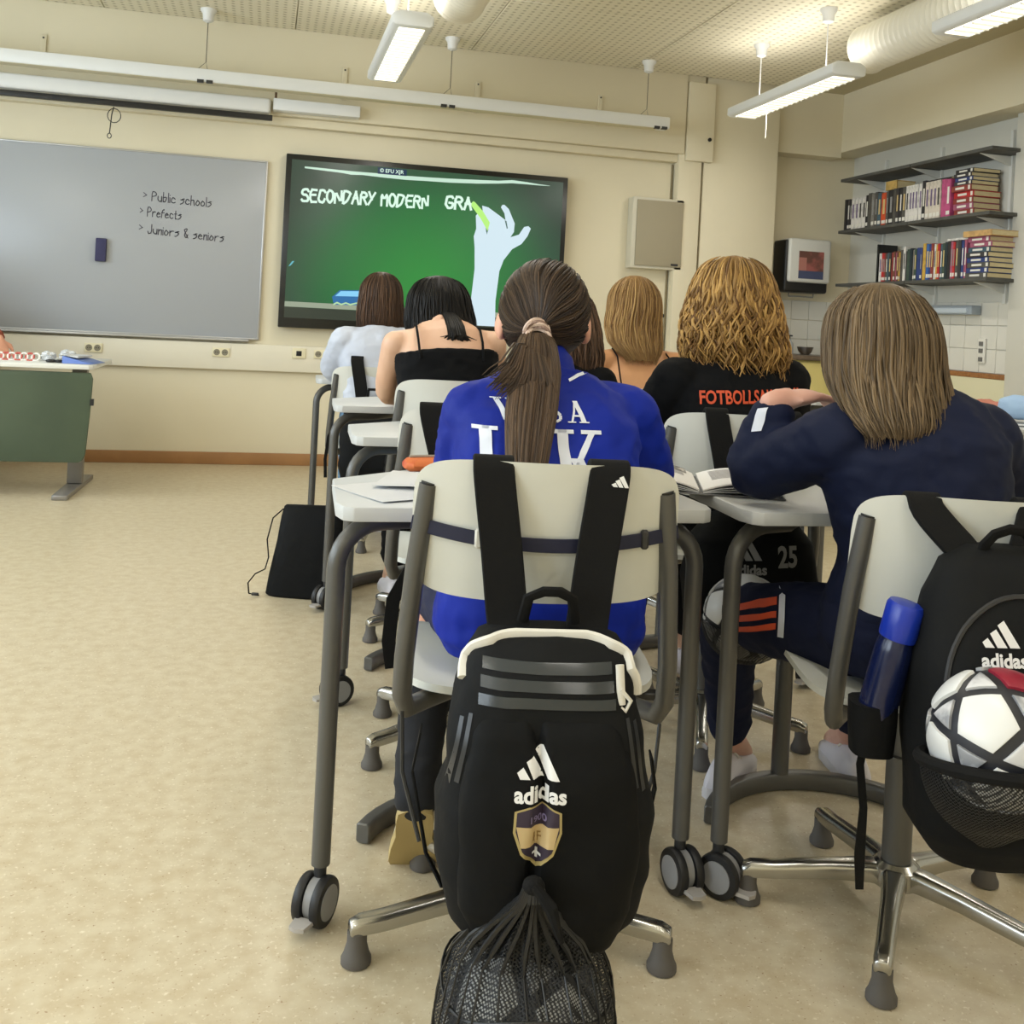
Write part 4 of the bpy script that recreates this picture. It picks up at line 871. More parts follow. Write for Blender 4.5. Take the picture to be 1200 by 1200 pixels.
# netted football hung below it
bc = V(-.016, -.475, .178)
wm = Matrix.Translation(loc) @ Matrix.Rotation(rz, 4, 'Z')
football('football in a black net hanging below the striped backpack', wm @ bc, .104, (.5, .3, .2))
nt_ = thing('ball_net', 'gathered black drawstring net holding the football below the striped backpack', 'net bag', loc, rz)
def ncen(z): k = max(0, min(1, (z - .24) / .13)); return V(bc.x - .004 * k, bc.y - .062 * k * k, z)
def netring(z, r, n=90, fold=0):
    c = ncen(z); return [c + V((r + fold * math.sin(15 * a)) * math.cos(a), (r + fold * math.sin(15 * a)) * math.sin(a) * (1 if z < .26 else .62), 0) for a in [2 * pi * k / n for k in range(n)]]
NR = [(z + .04, r, f) for z, r, f in ((.345, .006, .002), (.330, .012, .004), (.31, .022, .006), (.285, .048, .007), (.262, .072, .006), (.235, .092, .004), (.20, .105, .003), (.165, .111, .002), (.135, .113, .001), (.10, .109, .001), (.065, .093, .001), (.035, .06, .001), (.024, .02, 0))]
G().loft([netring(z, r, fold=f) for z, r, f in NR], False).build('net', m_net, nt_)
fold = G(); rnd = random.Random(9)
for k in range(26):
    a = 2 * pi * k / 26 + rnd.uniform(-.08, .08); fold.tube([ncen(z) + V((r + .003) * math.cos(a + .05 * math.sin(i + k)), (r + .003) * math.sin(a + .05 * math.sin(i + k)) * (1 if z < .26 else .62), 0) for i, (z, r, f) in enumerate(NR[:10 + k % 3])], [.0014 + .0022 * (z > .29) for z, r, f in NR[:10 + k % 3]], 5)
for z, r in ((.24, .1075), (.175, .1155), (.12, .103)): fold.tube([V(bc.x + r * math.cos(a), bc.y + r * math.sin(a), z + .012 * math.sin(3 * a)) for a in [2 * pi * k / 40 for k in range(41)]], .002, 5)
fold.build('net_cords', m_black, nt_)
G().ell((bc.x - .004, bc.y - .062, .385), (.014, .012, .012), n=12, k=8).tube([(bc.x - .004, bc.y - .07, .39), (bc.x + .016, bc.y - .082, .37), (bc.x + .03, bc.y - .082, .33)], [.006, .008, .004], 8).build('knot', m_web, nt_)
# backpack with football pocket and bottle on the navy jacket's chair
loc, rz = hang(CH2)
t = thing('backpack', 'black backpack with a football in its net pocket on the navy jacket chair', 'backpack', loc, rz, 'backpacks hung on chair backs')
TAB2 = [(0, .325, .05, .04, -.40), (.04, .33, .10, .07, -.40), (.15, .37, .128, .088, -.405), (.4, .48, .138, .09, -.405), (.65, .60, .135, .082, -.40), (.82, .69, .12, .066, -.39), (.93, .745, .095, .048, -.38), (1, .765, .05, .025, -.37)]
body = bag_body(TAB2, 8).build('body', m_bag, t); bv = bvh_of(body.data)
straps(t, (-.10, .065), (-.045, .035), .818, .735, -.318, -.37, [.052] * 22, m_web, yb=-.35)
G().tube([(-.036, -.385, .75), (-.036, -.395, .772), (-.026, -.402, .788), (-.006, -.405, .797), (.016, -.403, .795), (.032, -.398, .78), (.038, -.385, .75)], .009, 8, flat=.6).build('grab_handle', m_web, t)
G().tube(on_bag(bv, [(-.11 * math.cos(a), -.4, .58 + .13 * math.sin(a)) for a in [R(5 + 170 * k / 24) for k in range(25)]], .001), .004, 6).build('zip_line', m_dark, t)
d, w = adidas(.025); decal('logo', d, (-.066, -.5, .618), (1, 0, .04), (0, 0, 1), (0, 1, 0), bv, m_logo, t, .014, .0016)
b2 = V(-.055, -.515, .535)
wm = Matrix.Translation(loc) @ Matrix.Rotation(rz, 4, 'Z')
m_red = M('ball_red_print', '8c1f33', .4); m_bd = M('ball_black_print', '22252a', .4)
football('white football half out of the net pocket of the backpack on the navy jacket chair', wm @ b2, .090, (R(-28), R(14), R(-24)), pcol={4: m_red, 0: m_bd})
rim = [V(b2.x + .098 * math.cos(a), b2.y + .098 * math.sin(a), b2.z - .035 - .035 * math.cos(2 * a) * 0 - .02 * math.sin(a)) for a in [2 * pi * k / 48 for k in range(49)]]
rows = []
for i in range(10):
    q = i / 9; ph = q * R(78); rows.append([V(b2.x + (p.x - b2.x) * math.cos(ph), b2.y + (p.y - b2.y) * math.cos(ph), p.z - .105 * math.sin(ph) + .02 * math.sin(ph) * 0) for p in rim[:-1]])
G().loft(rows, True).build('net_pocket', m_net2, t); G().tube(rim, .009, 8).build('pocket_rim', m_web, t)
G().tube([(b2.x + .05, b2.y - .07, .64), (b2.x + .052, b2.y - .088, .56), (b2.x + .045, b2.y - .095, .47)], .004, 6).build('pocket_cord', m_black, t)
G().loft([sring(z, a, b, -.40 + c, 20) for z, a, b, c in ((.445, .018, .018, 0), (.45, .030, .030, 0), (.49, .033, .033, 0), (.525, .034, .034, 0))], True).move(lambda p: p + V(-.178, .028, 0)).build('bottle_pocket', m_bag2, t)
G().ribbon([(-.17, -.34, .50), (-.185, -.35, .42), (-.180, -.36, .36), (-.182, -.36, .29), (-.178, -.355, .235)], [.010, .012, .012, .016, .012], .003, (1, 0, 0)).build('loose_strap', m_web, t)
bt = thing('water_bottle', 'dark blue water bottle with a bright blue cap in the side pocket of the backpack', 'bottle', wm @ V(-.183, -.375, .468), rz); bt.rotation_euler = (R(4), R(11), rz)
bb2 = G().lathe([(.022, 0), (.027, .006), (.028, .07), (.027, .14), (.025, .155), (.022, .163)], n=24).build('bottle_body', M('navy_translucent_plastic', '10183a', .2), bt)
G().lathe([(.026, .160), (.027, .164), (.027, .208), (.024, .214), (.010, .216)], n=24).build('cap', M('bright_blue_plastic', '16309e', .3), bt)
# backpack with the number 25 on the curly pupil's chair
loc, rz = hang(CHC)
t = thing('backpack', 'black backpack numbered 25 hanging on the curly pupil chair', 'backpack', loc, rz, 'backpacks hung on chair backs')
TAB3 = [(0, .375, .05, .04, -.40), (.05, .38, .11, .07, -.40), (.2, .42, .15, .085, -.405), (.5, .50, .155, .085, -.40), (.8, .59, .14, .07, -.39), (.95, .64, .10, .045, -.38), (1, .655, .05, .025, -.37)]
body = bag_body(TAB3, 11).build('body', m_bag, t); bv = bvh_of(body.data)
straps(t, (-.075, .10), (-.03, .06), .868, .63, -.318, -.37, [.055] * 22, m_web, yb=-.345)
m_lg = M('grey_print', '9a9a9a', .6)
d, w = adidas(.030); decal('logo', d, (-.055, -.5, .525), (1, 0, .05), (0, 0, 1), (0, 1, 0), bv, m_lg, t, .014, .0016)
d = text2d('25', .062, .002, .75); decal('number', d, (.045, -.5, .545), (1, 0, .05), (0, 0, 1), (0, 1, 0), bv, m_lg, t, .014, .0016)
b3 = V(-.045, -.555, .455); wm = Matrix.Translation(loc) @ Matrix.Rotation(rz, 4, 'Z')
football('patterned football in the pocket of the backpack numbered 25', wm @ b3, .088, (.3, .9, .4), pcol={2: m_red})
rim = [V(b3.x + .094 * math.cos(a), b3.y + .094 * math.sin(a), b3.z - .01) for a in [2 * pi * k / 40 for k in range(41)]]
G().loft([[V(b3.x + (p.x - b3.x) * math.cos(h), b3.y + (p.y - b3.y) * math.cos(h), p.z - .088 * math.sin(h)) for p in rim[:-1]] for h in [R(10 * k) for k in range(9)]]).build('net_pocket', m_net2, t)
# dark bag on the second-row chair, bag on the hoodie's chair
loc, rz = hang(CHB)
t = thing('backpack', 'plain black backpack on the chair behind the blue jersey, mostly hidden', 'backpack', loc, rz, 'backpacks hung on chair backs')
bag_body([(0, .24, .05, .04, -.38), (.06, .245, .12, .06, -.38), (.3, .34, .15, .075, -.385), (.7, .52, .15, .07, -.38), (.92, .62, .11, .045, -.37), (1, .64, .05, .02, -.36)], 13).build('body', m_bag, t)
straps(t, (-.115, .095), (-.05, .06), .862, .62, -.318, -.36, [.070] * 22, m_web, yb=-.345)
G().ribbon([(-.15, -.36, .52), (-.185, -.35, .45), (-.19, -.35, .36), (-.18, -.34, .30)], .03, .004, (1, 0, 0)).build('loose_strap', m_web, t)
loc, rz = hang(CHD)
t = thing('backpack', 'black backpack on the chair of the grey hoodie', 'backpack', loc, rz, 'backpacks hung on chair backs')
bag_body([(0, .30, .05, .04, -.38), (.06, .305, .12, .06, -.38), (.3, .40, .14, .075, -.385), (.7, .58, .14, .07, -.38), (.92, .68, .11, .05, -.37), (1, .70, .06, .02, -.36)], 15).build('body', m_bag, t)
straps(t, (-.085, .085), (-.05, .05), .862, .68, -.318, -.36, [.055] * 22, m_web, yb=-.345)
G().tube([(-.03, -.37, .70), (-.025, -.385, .735), (.025, -.385, .735), (.03, -.37, .70)], .007, 8).build('grab_handle', m_web, t)
G().ribbon([(-.14, -.36, .60), (-.19, -.34, .52), (-.20, -.34, .42), (-.195, -.34, .34)], .014, .003, (1, 0, 0)).build('loose_strap', m_web, t)
# bag on the floor by the left aisle
t = thing('shoulder_bag', 'plain black bag standing on the floor in the aisle by a desk caster', 'bag', (.195, 3.87, 0), R(-18))
bb_ = G().loft([sring(z, a, b, c, 28, 4.5) for z, a, b, c in ((0, .132, .055, 0), (.008, .142, .062, 0), (.08, .138, .06, .005), (.2, .125, .05, .012), (.29, .122, .035, .018), (.325, .118, .015, .02), (.33, .112, .008, .02))])
bb_.move(lambda p: p + V(.05 * p.z * 1.2, 0, .03 * (p.x + .12) * (p.z / .33))).build('body', m_bag2, t)
G().tube([(-.10, .01, .315), (-.135, -.0, .28), (-.15, -.01, .20), (-.135, -.03, .14), (-.14, -.05, .10), (-.17, -.07, .085), (-.195, -.07, .05), (-.19, -.07, .012), (-.15, -.08, .010)], .005, 8, flat=.5).build('strap', m_web, t)
G().box((-.165, -.075, .012), (.025, .012, .010)).build('buckle', m_dark, t, .002, 1)

# ------------------------------------------------------------------ people
UP = V(0, 0, 1)
def axes(f):
    f = V(f); f = V(f.x, f.y, 0).normalized(); return f.cross(UP), f
def torso(g, spine, r, infl=0.0, upto=None, start=0, n=28):
    rings = []; pts = [V(s[0]) for s in spine]; m = len(pts)
    for i in range(start, m if upto is None else upto):
        t = (pts[min(i + 1, m - 1)] - pts[max(i - 1, 0)]).normalized(); rv = (r - t * r.dot(t)).normalized(); fv = t.cross(rv) * -1
        a, b = spine[i][1] + infl, spine[i][2] + infl
        ring = []
        for k in range(n):
            q = 2 * pi * k / n; c, s = math.cos(q), math.sin(q); e = (abs(c) ** 2.5 + abs(s) ** 2.5) ** (-1 / 2.5)
            ring.append(pts[i] + rv * (a * c * e) + fv * (b * s * e))
        rings.append(ring)
    g.loft(rings)
def lerp_path(pts, rad, sub=4):
    P, Q = [], []
    for i in range(len(pts) - 1):
        for k in range(sub): P.append(V(pts[i]).lerp(V(pts[i + 1]), k / sub)); Q.append(rad[i] + (rad[i + 1] - rad[i]) * k / sub)
    P.append(V(pts[-1])); Q.append(rad[-1])
    for _ in range(2): P = [P[0]] + [(P[i - 1] + P[i] * 2 + P[i + 1]) / 4 for i in range(1, len(P) - 1)] + [P[-1]]
    return P, Q
def hand(g, w, d, nrm, curl=.5, side=1, k=1.0):
    # w wrist, d pointing direction, nrm out of the palm, side +1 thumb on d x nrm side
    d = V(d).normalized(); nrm = V(nrm); nrm = (nrm - d * nrm.dot(d)).normalized(); x = d.cross(nrm) * side
    m = Matrix((x, d, nrm)).transposed()
    g.ell(V(w) + d * .045 * k, (.037 * k, .052 * k, .015 * k), m, 16, 10); g.limb([V(w) - d * .02, V(w) + d * .02 * k], [.022 * k, .024 * k], 12)
    for i, (ox, ln) in enumerate(((.026, .072), (.009, .080), (-.009, .075), (-.026, .060))):
        p = V(w) + d * .082 * k + x * ox * k; pts = [p - d * .03 * k, p]; a = 0
        for s in (.45, .32, .23): a += curl * .9; p = p + (d * math.cos(a) + nrm * math.sin(a)) * ln * s * k; pts.append(p)
        g.limb(pts, [.0095 * k, .0092 * k, .0088 * k, .0082 * k, .0072 * k], 10)
    p = V(w) + d * .02 * k + x * .022 * k
    g.limb([p, p + (d * .5 + x * .8) * .035 * k, p + (d * .85 + x * .55) * .066 * k + nrm * .01, p + (d * 1.0 + x * .35) * .088 * k + nrm * .02], [.013 * k, .0115 * k, .010 * k, .008 * k], 10)
def head(g, c, hf, hu, k=1.0):
    c = V(c); hf = V(hf).normalized(); hu = V(hu); hu = (hu - hf * hu.dot(hf)).normalized(); hr = hf.cross(hu)
    m = Matrix((hr, hf, hu)).transposed(); P = lambda x, y, z: c + (hr * x + hf * y + hu * z) * k
    g.ell(P(0, -.012, .022), (.070 * k, .086 * k, .086 * k), m, 24, 14); g.ell(P(0, .012, -.03), (.058 * k, .072 * k, .074 * k), m, 20, 12); g.ell(P(0, .045, -.075), (.032 * k, .034 * k, .028 * k), m, 16, 10)
    g.limb([P(0, .082, .012), P(0, .098, -.018), P(0, .086, -.026)], [.009 * k, .013 * k, .011 * k], 10); g.ell(P(0, .070, .024), (.05 * k, .014 * k, .010 * k), m, 14, 8); g.ell(P(0, .076, -.052), (.022 * k, .010 * k, .009 * k), m, 12, 8)
    for s in (-1, 1):
        q = Matrix.Rotation(s * R(-22), 3, hu); g.ell(P(s * .083, -.010, -.010), (.008 * k, .020 * k, .031 * k), q @ m, 12, 10); g.ell(P(s * .078, -.002, -.030), (.008 * k, .010 * k, .012 * k), m, 10, 8)
    return P
m_iris = M('eye_dark', '2b2420', .2); m_eyew = M('eye_white', 'e8e4df', .25); m_lip = M('lips', 'b0665e', .5)
def put(me, name, mat, root, smooth=60):
    o = link_mesh(me, name, mat, root, 0, 0, smooth, fixn=False); o.location = -root.location; return o
def person(label, base, f, spine, neck, hc, hf, hu, arms, legs, skin, hk=1.0, voxel=.0075, nr=.046):
    root = thing('person', label, 'person', (base[0], base[1], 0)); r, f = axes(f); g = G()
    torso(g, spine, r, -.006)
    g.limb([V(neck) - UP * .03, V(neck), V(hc) - V(hu).normalized() * .05 * hk - V(hf) * .012], [nr * 1.25, nr * 1.05, nr], 16)
    P = head(g, hc, hf, hu, hk)
    for S, E_, W, hd, pn, cu, sd in arms:
        g.limb([V(neck) - UP * .035, V(S)], [.045, .044]); p, q = lerp_path([S, E_, W], [.046, .036, .025]); g.limb(p, q); hand(g, W, hd, pn, cu, sd)
    for Hp, K, A, T in legs:
        p, q = lerp_path([Hp, K, A], [.078, .052, .034]); g.limb(p, q); g.limb([A, V(A) + (V(T) - V(A)) * .5 + UP * .0, T], [.032, .03, .024])
    me = fuse(g, voxel, 3); body = put(me, 'body', skin, root)
    for s in (-1, 1):
        e = G().ell(P(s * .030, .070, .004), (.012, .012, .011), n=12, k=8).build('eye', m_eyew, root); e.location = -root.location
        i = G().ell(P(s * .030, .079, .004), (.006, .005, .006), n=10, k=6).build('iris', m_iris, e)
    l = G().limb([P(-.020, .076, -.053), P(0, .085, -.052), P(.020, .076, -.053)], [.003, .005, .003], 8).build('lips', m_lip, root); l.location = -root.location
    return root, P, bvh_of(body.data)
def garment(root, name, mat, parts, voxel=.008, it=3, fold=.0035):
    g = G()
    for p in parts: p(g)
    me = fuse(g, voxel, it)
    if fold:      # creases in the cloth
        n_ = len(me.vertices); co = np.empty(n_ * 3, np.float32); no = np.empty(n_ * 3, np.float32); me.vertices.foreach_get('co', co); me.vertices.foreach_get('normal', no)
        dd = np.array([(1 - 2.2 * abs(mn.noise((x * 11, y * 11, z * 17)))) + .7 * (1 - 2.2 * abs(mn.noise((x * 23 + 5, y * 23 + 2, z * 35 + 8)))) - .5 for x, y, z in co.reshape(-1, 3).tolist()], np.float32)
        me.vertices.foreach_set('co', (co.reshape(-1, 3) + no.reshape(-1, 3) * dd[:, None] * fold).ravel()); me.update()
    o = put(me, name, mat, root); return o, bvh_of(o.data)
def sleeve(S, E_, W, frac, r0, r1, r2, neck=None):
    def fn(g):
        p, q = lerp_path([S, E_, W], [r0, r1, r2], 8); k = max(2, int(len(p) * frac)); g.limb(p[:k], q[:k])
        if neck is not None: g.limb([V(neck), V(S)], [r0 * .95, r0])
    return fn
def trouser(Hp, K, A, frac=.92, r=(.088, .064, .048)):
    def fn(g):
        p, q = lerp_path([Hp, K, A], r, 8); k = max(2, int(len(p) * frac)); g.limb(p[:k], q[:k])
    return fn
def shoe(root, A, T, mat, sole, k=1.0, heel_up=0.0):
    A, T = V(A), V(T); d = (T - A); d.z = 0; L_ = .255 * k; d = d.normalized(); s = d.cross(UP)
    # local shoe along d from heel, then pitched about the toe
    org = T - d * (L_ * .93); org.z = 0
    pitch = Matrix.Rotation(heel_up, 3, s); toe = org + d * L_ * .8
    def f(x, y, z): p = org + d * (x * k) + s * (y * k) + UP * (z * k); return toe + pitch @ (p - toe) if heel_up else p
    up = G(); rings = []
    for x, hw, h in ((.0, .020, .050), (.012, .030, .072), (.05, .033, .085), (.095, .034, .080), (.14, .040, .062), (.19, .044, .048), (.235, .034, .036), (.255, .014, .026)):
        rings.append([f(x, hw * math.cos(a), .020 + (h - .02) * math.sin(a)) for a in [pi * q / 12 for q in range(13)]] + [f(x, -hw * c, .018) for c in (.6, .2, -.2, -.6)])
    o = up.loft(rings).build('shoe', mat, root); o.location = -root.location
    so = G(); rings = []
    for x, hw in ((-.004, .016), (.008, .031), (.05, .035), (.095, .034), (.14, .042), (.19, .046), (.24, .034), (.258, .014)):
        rings.append([f(x, hw * c, z) for c, z in ((-1, .0), (1, .0), (1.02, .018), (.9, .024), (-.9, .024), (-1.02, .018))])
    so.loft(rings).build('sole', sole, o)
    lc = G()
    for x in (.11, .13, .15): lc.tube([f(x, .024 * q, .083 - .55 * (x - .10) - .012 * q * q) for q in (-1, -.5, 0, .5, 1)], .0028, 6)
    lc.build('laces', M('lace_white', 'd5d2cb', .7), o)
    return o
# hair: a combed volume of rings plus separate locks laid on it
def hair_rings(tab, c, r, f, n=44):
    c = V(c); out = []; top = tab[0][1] + .002; x0, y0 = interp([(-q[1], q[4], q[5]) for q in tab], 0)
    for i in range(n + 1):
        dz, dx, dy, rx, ry = interp(tab, i / n)
        if dz > 0: k = (1 - (dz / top) ** 2.2) ** .5; rx = min(rx, x0 * k + .002); ry = min(ry, y0 * k + .002)
        out.append((c + r * dx + f * dy + UP * dz, rx, ry))
    for _ in range(1):
        out = [out[0]] + [tuple((a * 1 + b * 2 + e) / 4 for a, b, e in zip(out[i - 1], out[i], out[i + 1])) for i in range(1, n)] + [out[-1]]
    return out
def surf(rings, r, f, s, a, off=0.0):
    x = max(0, min(1, s)) * (len(rings) - 1); i = min(int(x), len(rings) - 2); k = x - i
    A, B = rings[i], rings[i + 1]; c = A[0].lerp(B[0], k); rx = A[1] + (B[1] - A[1]) * k + off; ry = A[2] + (B[2] - A[2]) * k + off
    return c + r * (rx * math.sin(a)) - f * (ry * math.cos(a))
def hair(root, name, mat, tab, c, f, seed, locks=150, wave=0.0, freq=4.0, ridge=.0025, span=2.5, lr=(.004, .008), tipx=.0, s0=(0.02, .25), s1=(.9, 1.06), nseg=16, back=None, inner=0.0):
    r, f = axes(f); rnd = random.Random(seed); rings = hair_rings(tab, c, r, f); g = G(); n = 140
    ph = [rnd.random() * 7 for _ in range(6)]
    rid = [sum(math.sin(k * 2 * pi * j / n + p) for k, p in zip((17, 29, 43, 61), ph)) / 4 for j in range(n)]
    R_ = []
    for i, (cc, rx, ry) in enumerate(rings):
        q = i / (len(rings) - 1); am = ridge * min(1, q * 4)
        R_.append([cc + r * ((rx - inner + am * rid[j]) * math.sin(2 * pi * j / n)) - f * ((ry - inner + am * rid[j]) * math.cos(2 * pi * j / n)) + UP * (-.006 * rid[j] if i == len(rings) - 1 else 0) for j in range(n)])
    g.loft(R_, True, True, .35)
    for k in range(locks):
        a = rnd.uniform(-span, span); b0 = rnd.uniform(*s0); b1 = rnd.uniform(*s1); rad = rnd.uniform(*lr); off = rnd.uniform(-.002, .006); p1, p2 = rnd.random() * 6.3, rnd.random() * 6.3; fr = freq * rnd.uniform(.8, 1.25); pts = []; dr = rnd.uniform(-.12, .12)
        for i in range(nseg + 1):
            s = b0 + (b1 - b0) * i / nseg; q = i / nseg; w = wave * min(1, max(0, (s - .12) * 3))
            aa = a + dr * q; p = surf(rings, r, f, min(s, 1), aa, off + (w * .7 * math.sin(2 * pi * fr * s + p1) if w else 0))
            tn = r * math.cos(aa) + f * math.sin(aa)
            if w: p = p + tn * (w * math.cos(2 * pi * fr * s + p2))
            if s > 1: p = p - UP * ((s - 1) * .35) + tn * (.01 * math.sin(p1) * (s - 1) * 10)
            pts.append(p)
        rr = [rad * (.35 + .65 * min(1, 5 * i / nseg)) * (1 if i < nseg * .6 else max(.12, 1 - (i / nseg - .6) / .42)) for i in range(nseg + 1)]
        g.tube(pts, rr, 5, tint=rnd.random(), flat=.55)
    o = g.build(name, mat, root, smooth=80, fixn=True); o.location = -root.location
    return o
def hair_mat(name, a, b, rough=.5): return M(name, a, rough, attr=b, spec=.22, stretch=(160, 160, 6), bump=(1.0, .35, .002))
m_denim = M('blue_denim', '5f7f9c', .8, bump=(200, .2, .001)); m_navyp = M('navy_jersey_knit', '141a33', .8, bump=(14, .35, .01), spec=.2); m_blackc = M('black_cotton', '0b0c0f', .9, bump=(12, .4, .01), spec=.2)
SK1 = M('skin_fair', 'd8a084', .5, vary=(9, 'd0947a', .4, .65)); SK2 = M('skin_light', 'd9b196', .5, vary=(9, 'd0a488', .4, .65)); SK3 = M('skin_warm', 'd39c6e', .5, vary=(9, 'c89065', .4, .65)); SK4 = M('skin_pale', 'dcae9c', .5, vary=(9, 'd29e8c', .4, .65)); SK5 = M('skin_ruddy', 'b5705c', .5)
def serif(s, h, fat=.2, gap=.14):
    # roman capitals with slab ends
    P = []; x = 0; th = fat * h; tn = .09 * h; sf = .055 * h
    def sl(cx, y, w): P.append([(cx - w / 2, y - sf / 2), (cx + w / 2, y - sf / 2), (cx + w / 2, y + sf / 2), (cx - w / 2, y + sf / 2)])
    for ch in s:
        if ch == 'I': P.append(bar2d(x + th, 0, x + th, h, th)); sl(x + th, sf / 2, th * 2.1); sl(x + th, h - sf / 2, th * 2.1); w = th * 2.1
        elif ch == 'F': P += [bar2d(x + th, 0, x + th, h, th), [(x + th, h - tn), (x + h * .62, h - tn), (x + h * .62, h), (x + th, h)], [(x + h * .55, h * .72), (x + h * .62, h * .72), (x + h * .62, h), (x + h * .57, h)], [(x + th, h * .48), (x + h * .46, h * .48), (x + h * .46, h * .57), (x + th, h * .57)]]; sl(x + th, sf / 2, th * 2.1); sl(x + th * .8, h - sf / 2, th * 1.6); w = h * .64
        elif ch == 'K': P += [bar2d(x + th, 0, x + th, h, th), bar2d(x + th * 1.5, h * .40, x + h * .70, h - sf, tn * 1.3), bar2d(x + h * .74, 0, x + h * .38, h * .62, th * 1.25)]; sl(x + th, sf / 2, th * 2.1); sl(x + th, h - sf / 2, th * 2.1); sl(x + h * .74, sf / 2, th * 2.1); sl(x + h * .70, h - sf / 2, th * 1.9); w = h * .92
        elif ch == 'V': P += [bar2d(x + h * .42, 0, x + h * .16, h, th), bar2d(x + h * .42, 0, x + h * .70, h, tn)]; sl(x + h * .16, h - sf / 2, th * 2); sl(x + h * .70, h - sf / 2, th * 1.6); w = h * .82
        elif ch == 'A': P += [bar2d(x + h * .66, 0, x + h * .40, h, th), bar2d(x + h * .12, 0, x + h * .40, h, tn), [(x + h * .22, h * .28), (x + h * .6, h * .28), (x + h * .58, h * .36), (x + h * .25, h * .36)]]; sl(x + h * .12, sf / 2, th * 1.6); sl(x + h * .66, sf / 2, th * 2); w = h * .80
        elif ch == 'S':
            pts = [(.52, .78), (.44, .93), (.28, .97), (.12, .88), (.10, .72), (.22, .58), (.40, .46), (.52, .32), (.50, .14), (.32, .03), (.16, .07), (.06, .24)]
            for i in range(len(pts) - 1):
                (a, b), (c, d) = pts[i], pts[i + 1]; ww = (.05 + .10 * math.sin(pi * (i + .5) / 11)) * h; dx, dy = c - a, d - b; l = math.hypot(dx, dy); nx, ny = -dy / l * ww / 2, dx / l * ww / 2
                P.append([(x + a * h - nx, b * h - ny), (x + c * h - nx, d * h - ny), (x + c * h + nx, d * h + ny), (x + a * h + nx, b * h + ny)])
            w = h * .6
        x += w + gap * h
    return poly2d(*P)

# --- pupil with the ponytail, blue jersey
SP = [((.472, 1.645, .515), .135, .09), ((.472, 1.645, .56), .158, .108), ((.472, 1.64, .62), .152, .104), ((.474, 1.645, .70), .128, .088), ((.480, 1.675, .78), .140, .092), ((.487, 1.72, .86), .155, .092), ((.494, 1.755, .915), .135, .070), ((.498, 1.78, .95), .08, .05)]
NK = V(.500, 1.790, .955); HC = V(.512, 1.865, 1.062)
AL = (V(.366, 1.75, .892), V(.360, 1.815, .775), V(.44, 2.02, .757), (.5, .8, 0), (0, 0, -1), .25, -1); AR = (V(.645, 1.755, .895), V(.715, 1.80, .785), V(.655, 2.03, .757), (-.4, .8, 0), (0, 0, -1), .25, 1)
LL = (V(.395, 1.70, .56), V(.36, 2.05, .53), V(.315, 1.86, .175), V(.335, 1.985, .035)); LR = (V(.55, 1.70, .56), V(.60, 2.03, .53), V(.665, 1.83, .19), V(.685, 1.955, .035))
root, P, bv = person('ponytail pupil in a bright blue football jersey seated at the nearest desk, seen from behind', (.47, 1.66), (.1, 1, 0), SP, NK, HC, (.12, .96, -.14), (.02, .14, 1), (AL, AR), (LL, LR), SK1)
m_jersey = M('royal_blue_jersey', '0a2699', .65, vary=(2.5, '081f80', .4, .65), bump=(9, .5, .014), spec=.2)
r_, f_ = axes((.1, 1, 0))
jo, jb = garment(root, 'jersey', m_jersey, [lambda g: torso(g, SP, r_, .020, 4), lambda g: torso(g, SP, r_, .013), sleeve(*AL[:3], .72, .060, .052, .045, NK - UP * .045), sleeve(*AR[:3], .72, .062, .054, .045, NK - UP * .045), lambda g: g.limb([NK - UP * .03, NK + V(0, .006, .012)], [.070, .060])])
def wdecal(name, d, org, ex, ey, b, mat, par, cell=.012, lift=.002, ray=(0, 1, 0)): return decal(name, d, org, ex, ey, ray, b, mat, par, cell, lift)
m_jw = M('jersey_white_print', 'd5dae6', .6)
d = serif('VASA', .034, .22, .28); k = .155 / max(p[0] for p in d[0]); wdecal('club_name', ([(x * k, y) for x, y in d[0]], d[1]), (.378, 1.6, .898), (1, 0, .0), (0, 0, 1), jb, m_jw, jo, .005, .0028)
d = serif('IFK', .115, .19, .12); k = .214 / max(p[0] for p in d[0]); wdecal('club_letters', ([(x * k, y) for x, y in d[0]], d[1]), (.343, 1.6, .772), (1, 0, 0), (0, 0, 1), jb, m_jw, jo, .005, .0028)
wdecal('collar_piping', poly2d([(0, 0), (.022, .009), (.052, .017), (.056, .0215), (.021, .0135), (-.001, .0045)]), (.515, 1.6, .962), (1, 0, 0), (0, 0, 1), jb, m_jw, jo, .006)
garment(root, 'shorts', M('navy_shorts', '12193c', .8), [lambda g: torso(g, SP, r_, .008, 3), trouser(*LL[:3], .55), trouser(*LR[:3], .55)], .009)
for L_ in (LL, LR): garment(root, 'sock', M('dark_sock', '1a1c22', .85), [lambda g: g.limb(*(lambda pq: (pq[0][6:], [x + .006 for x in pq[1][6:]]))(lerp_path([L_[0], L_[1], L_[2]], [.078, .052, .034])))], .008)
m_cream = M('cream_suede', 'd0c4a2', .8, bump=(80, .3, .003)); m_gum = M('gum_sole', 'b8a26c', .6)
shoe(root, LL[2], LL[3], m_cream, m_gum, 1.0, R(-52)); shoe(root, LR[2], LR[3], m_cream, m_gum, 1.0, R(-52))
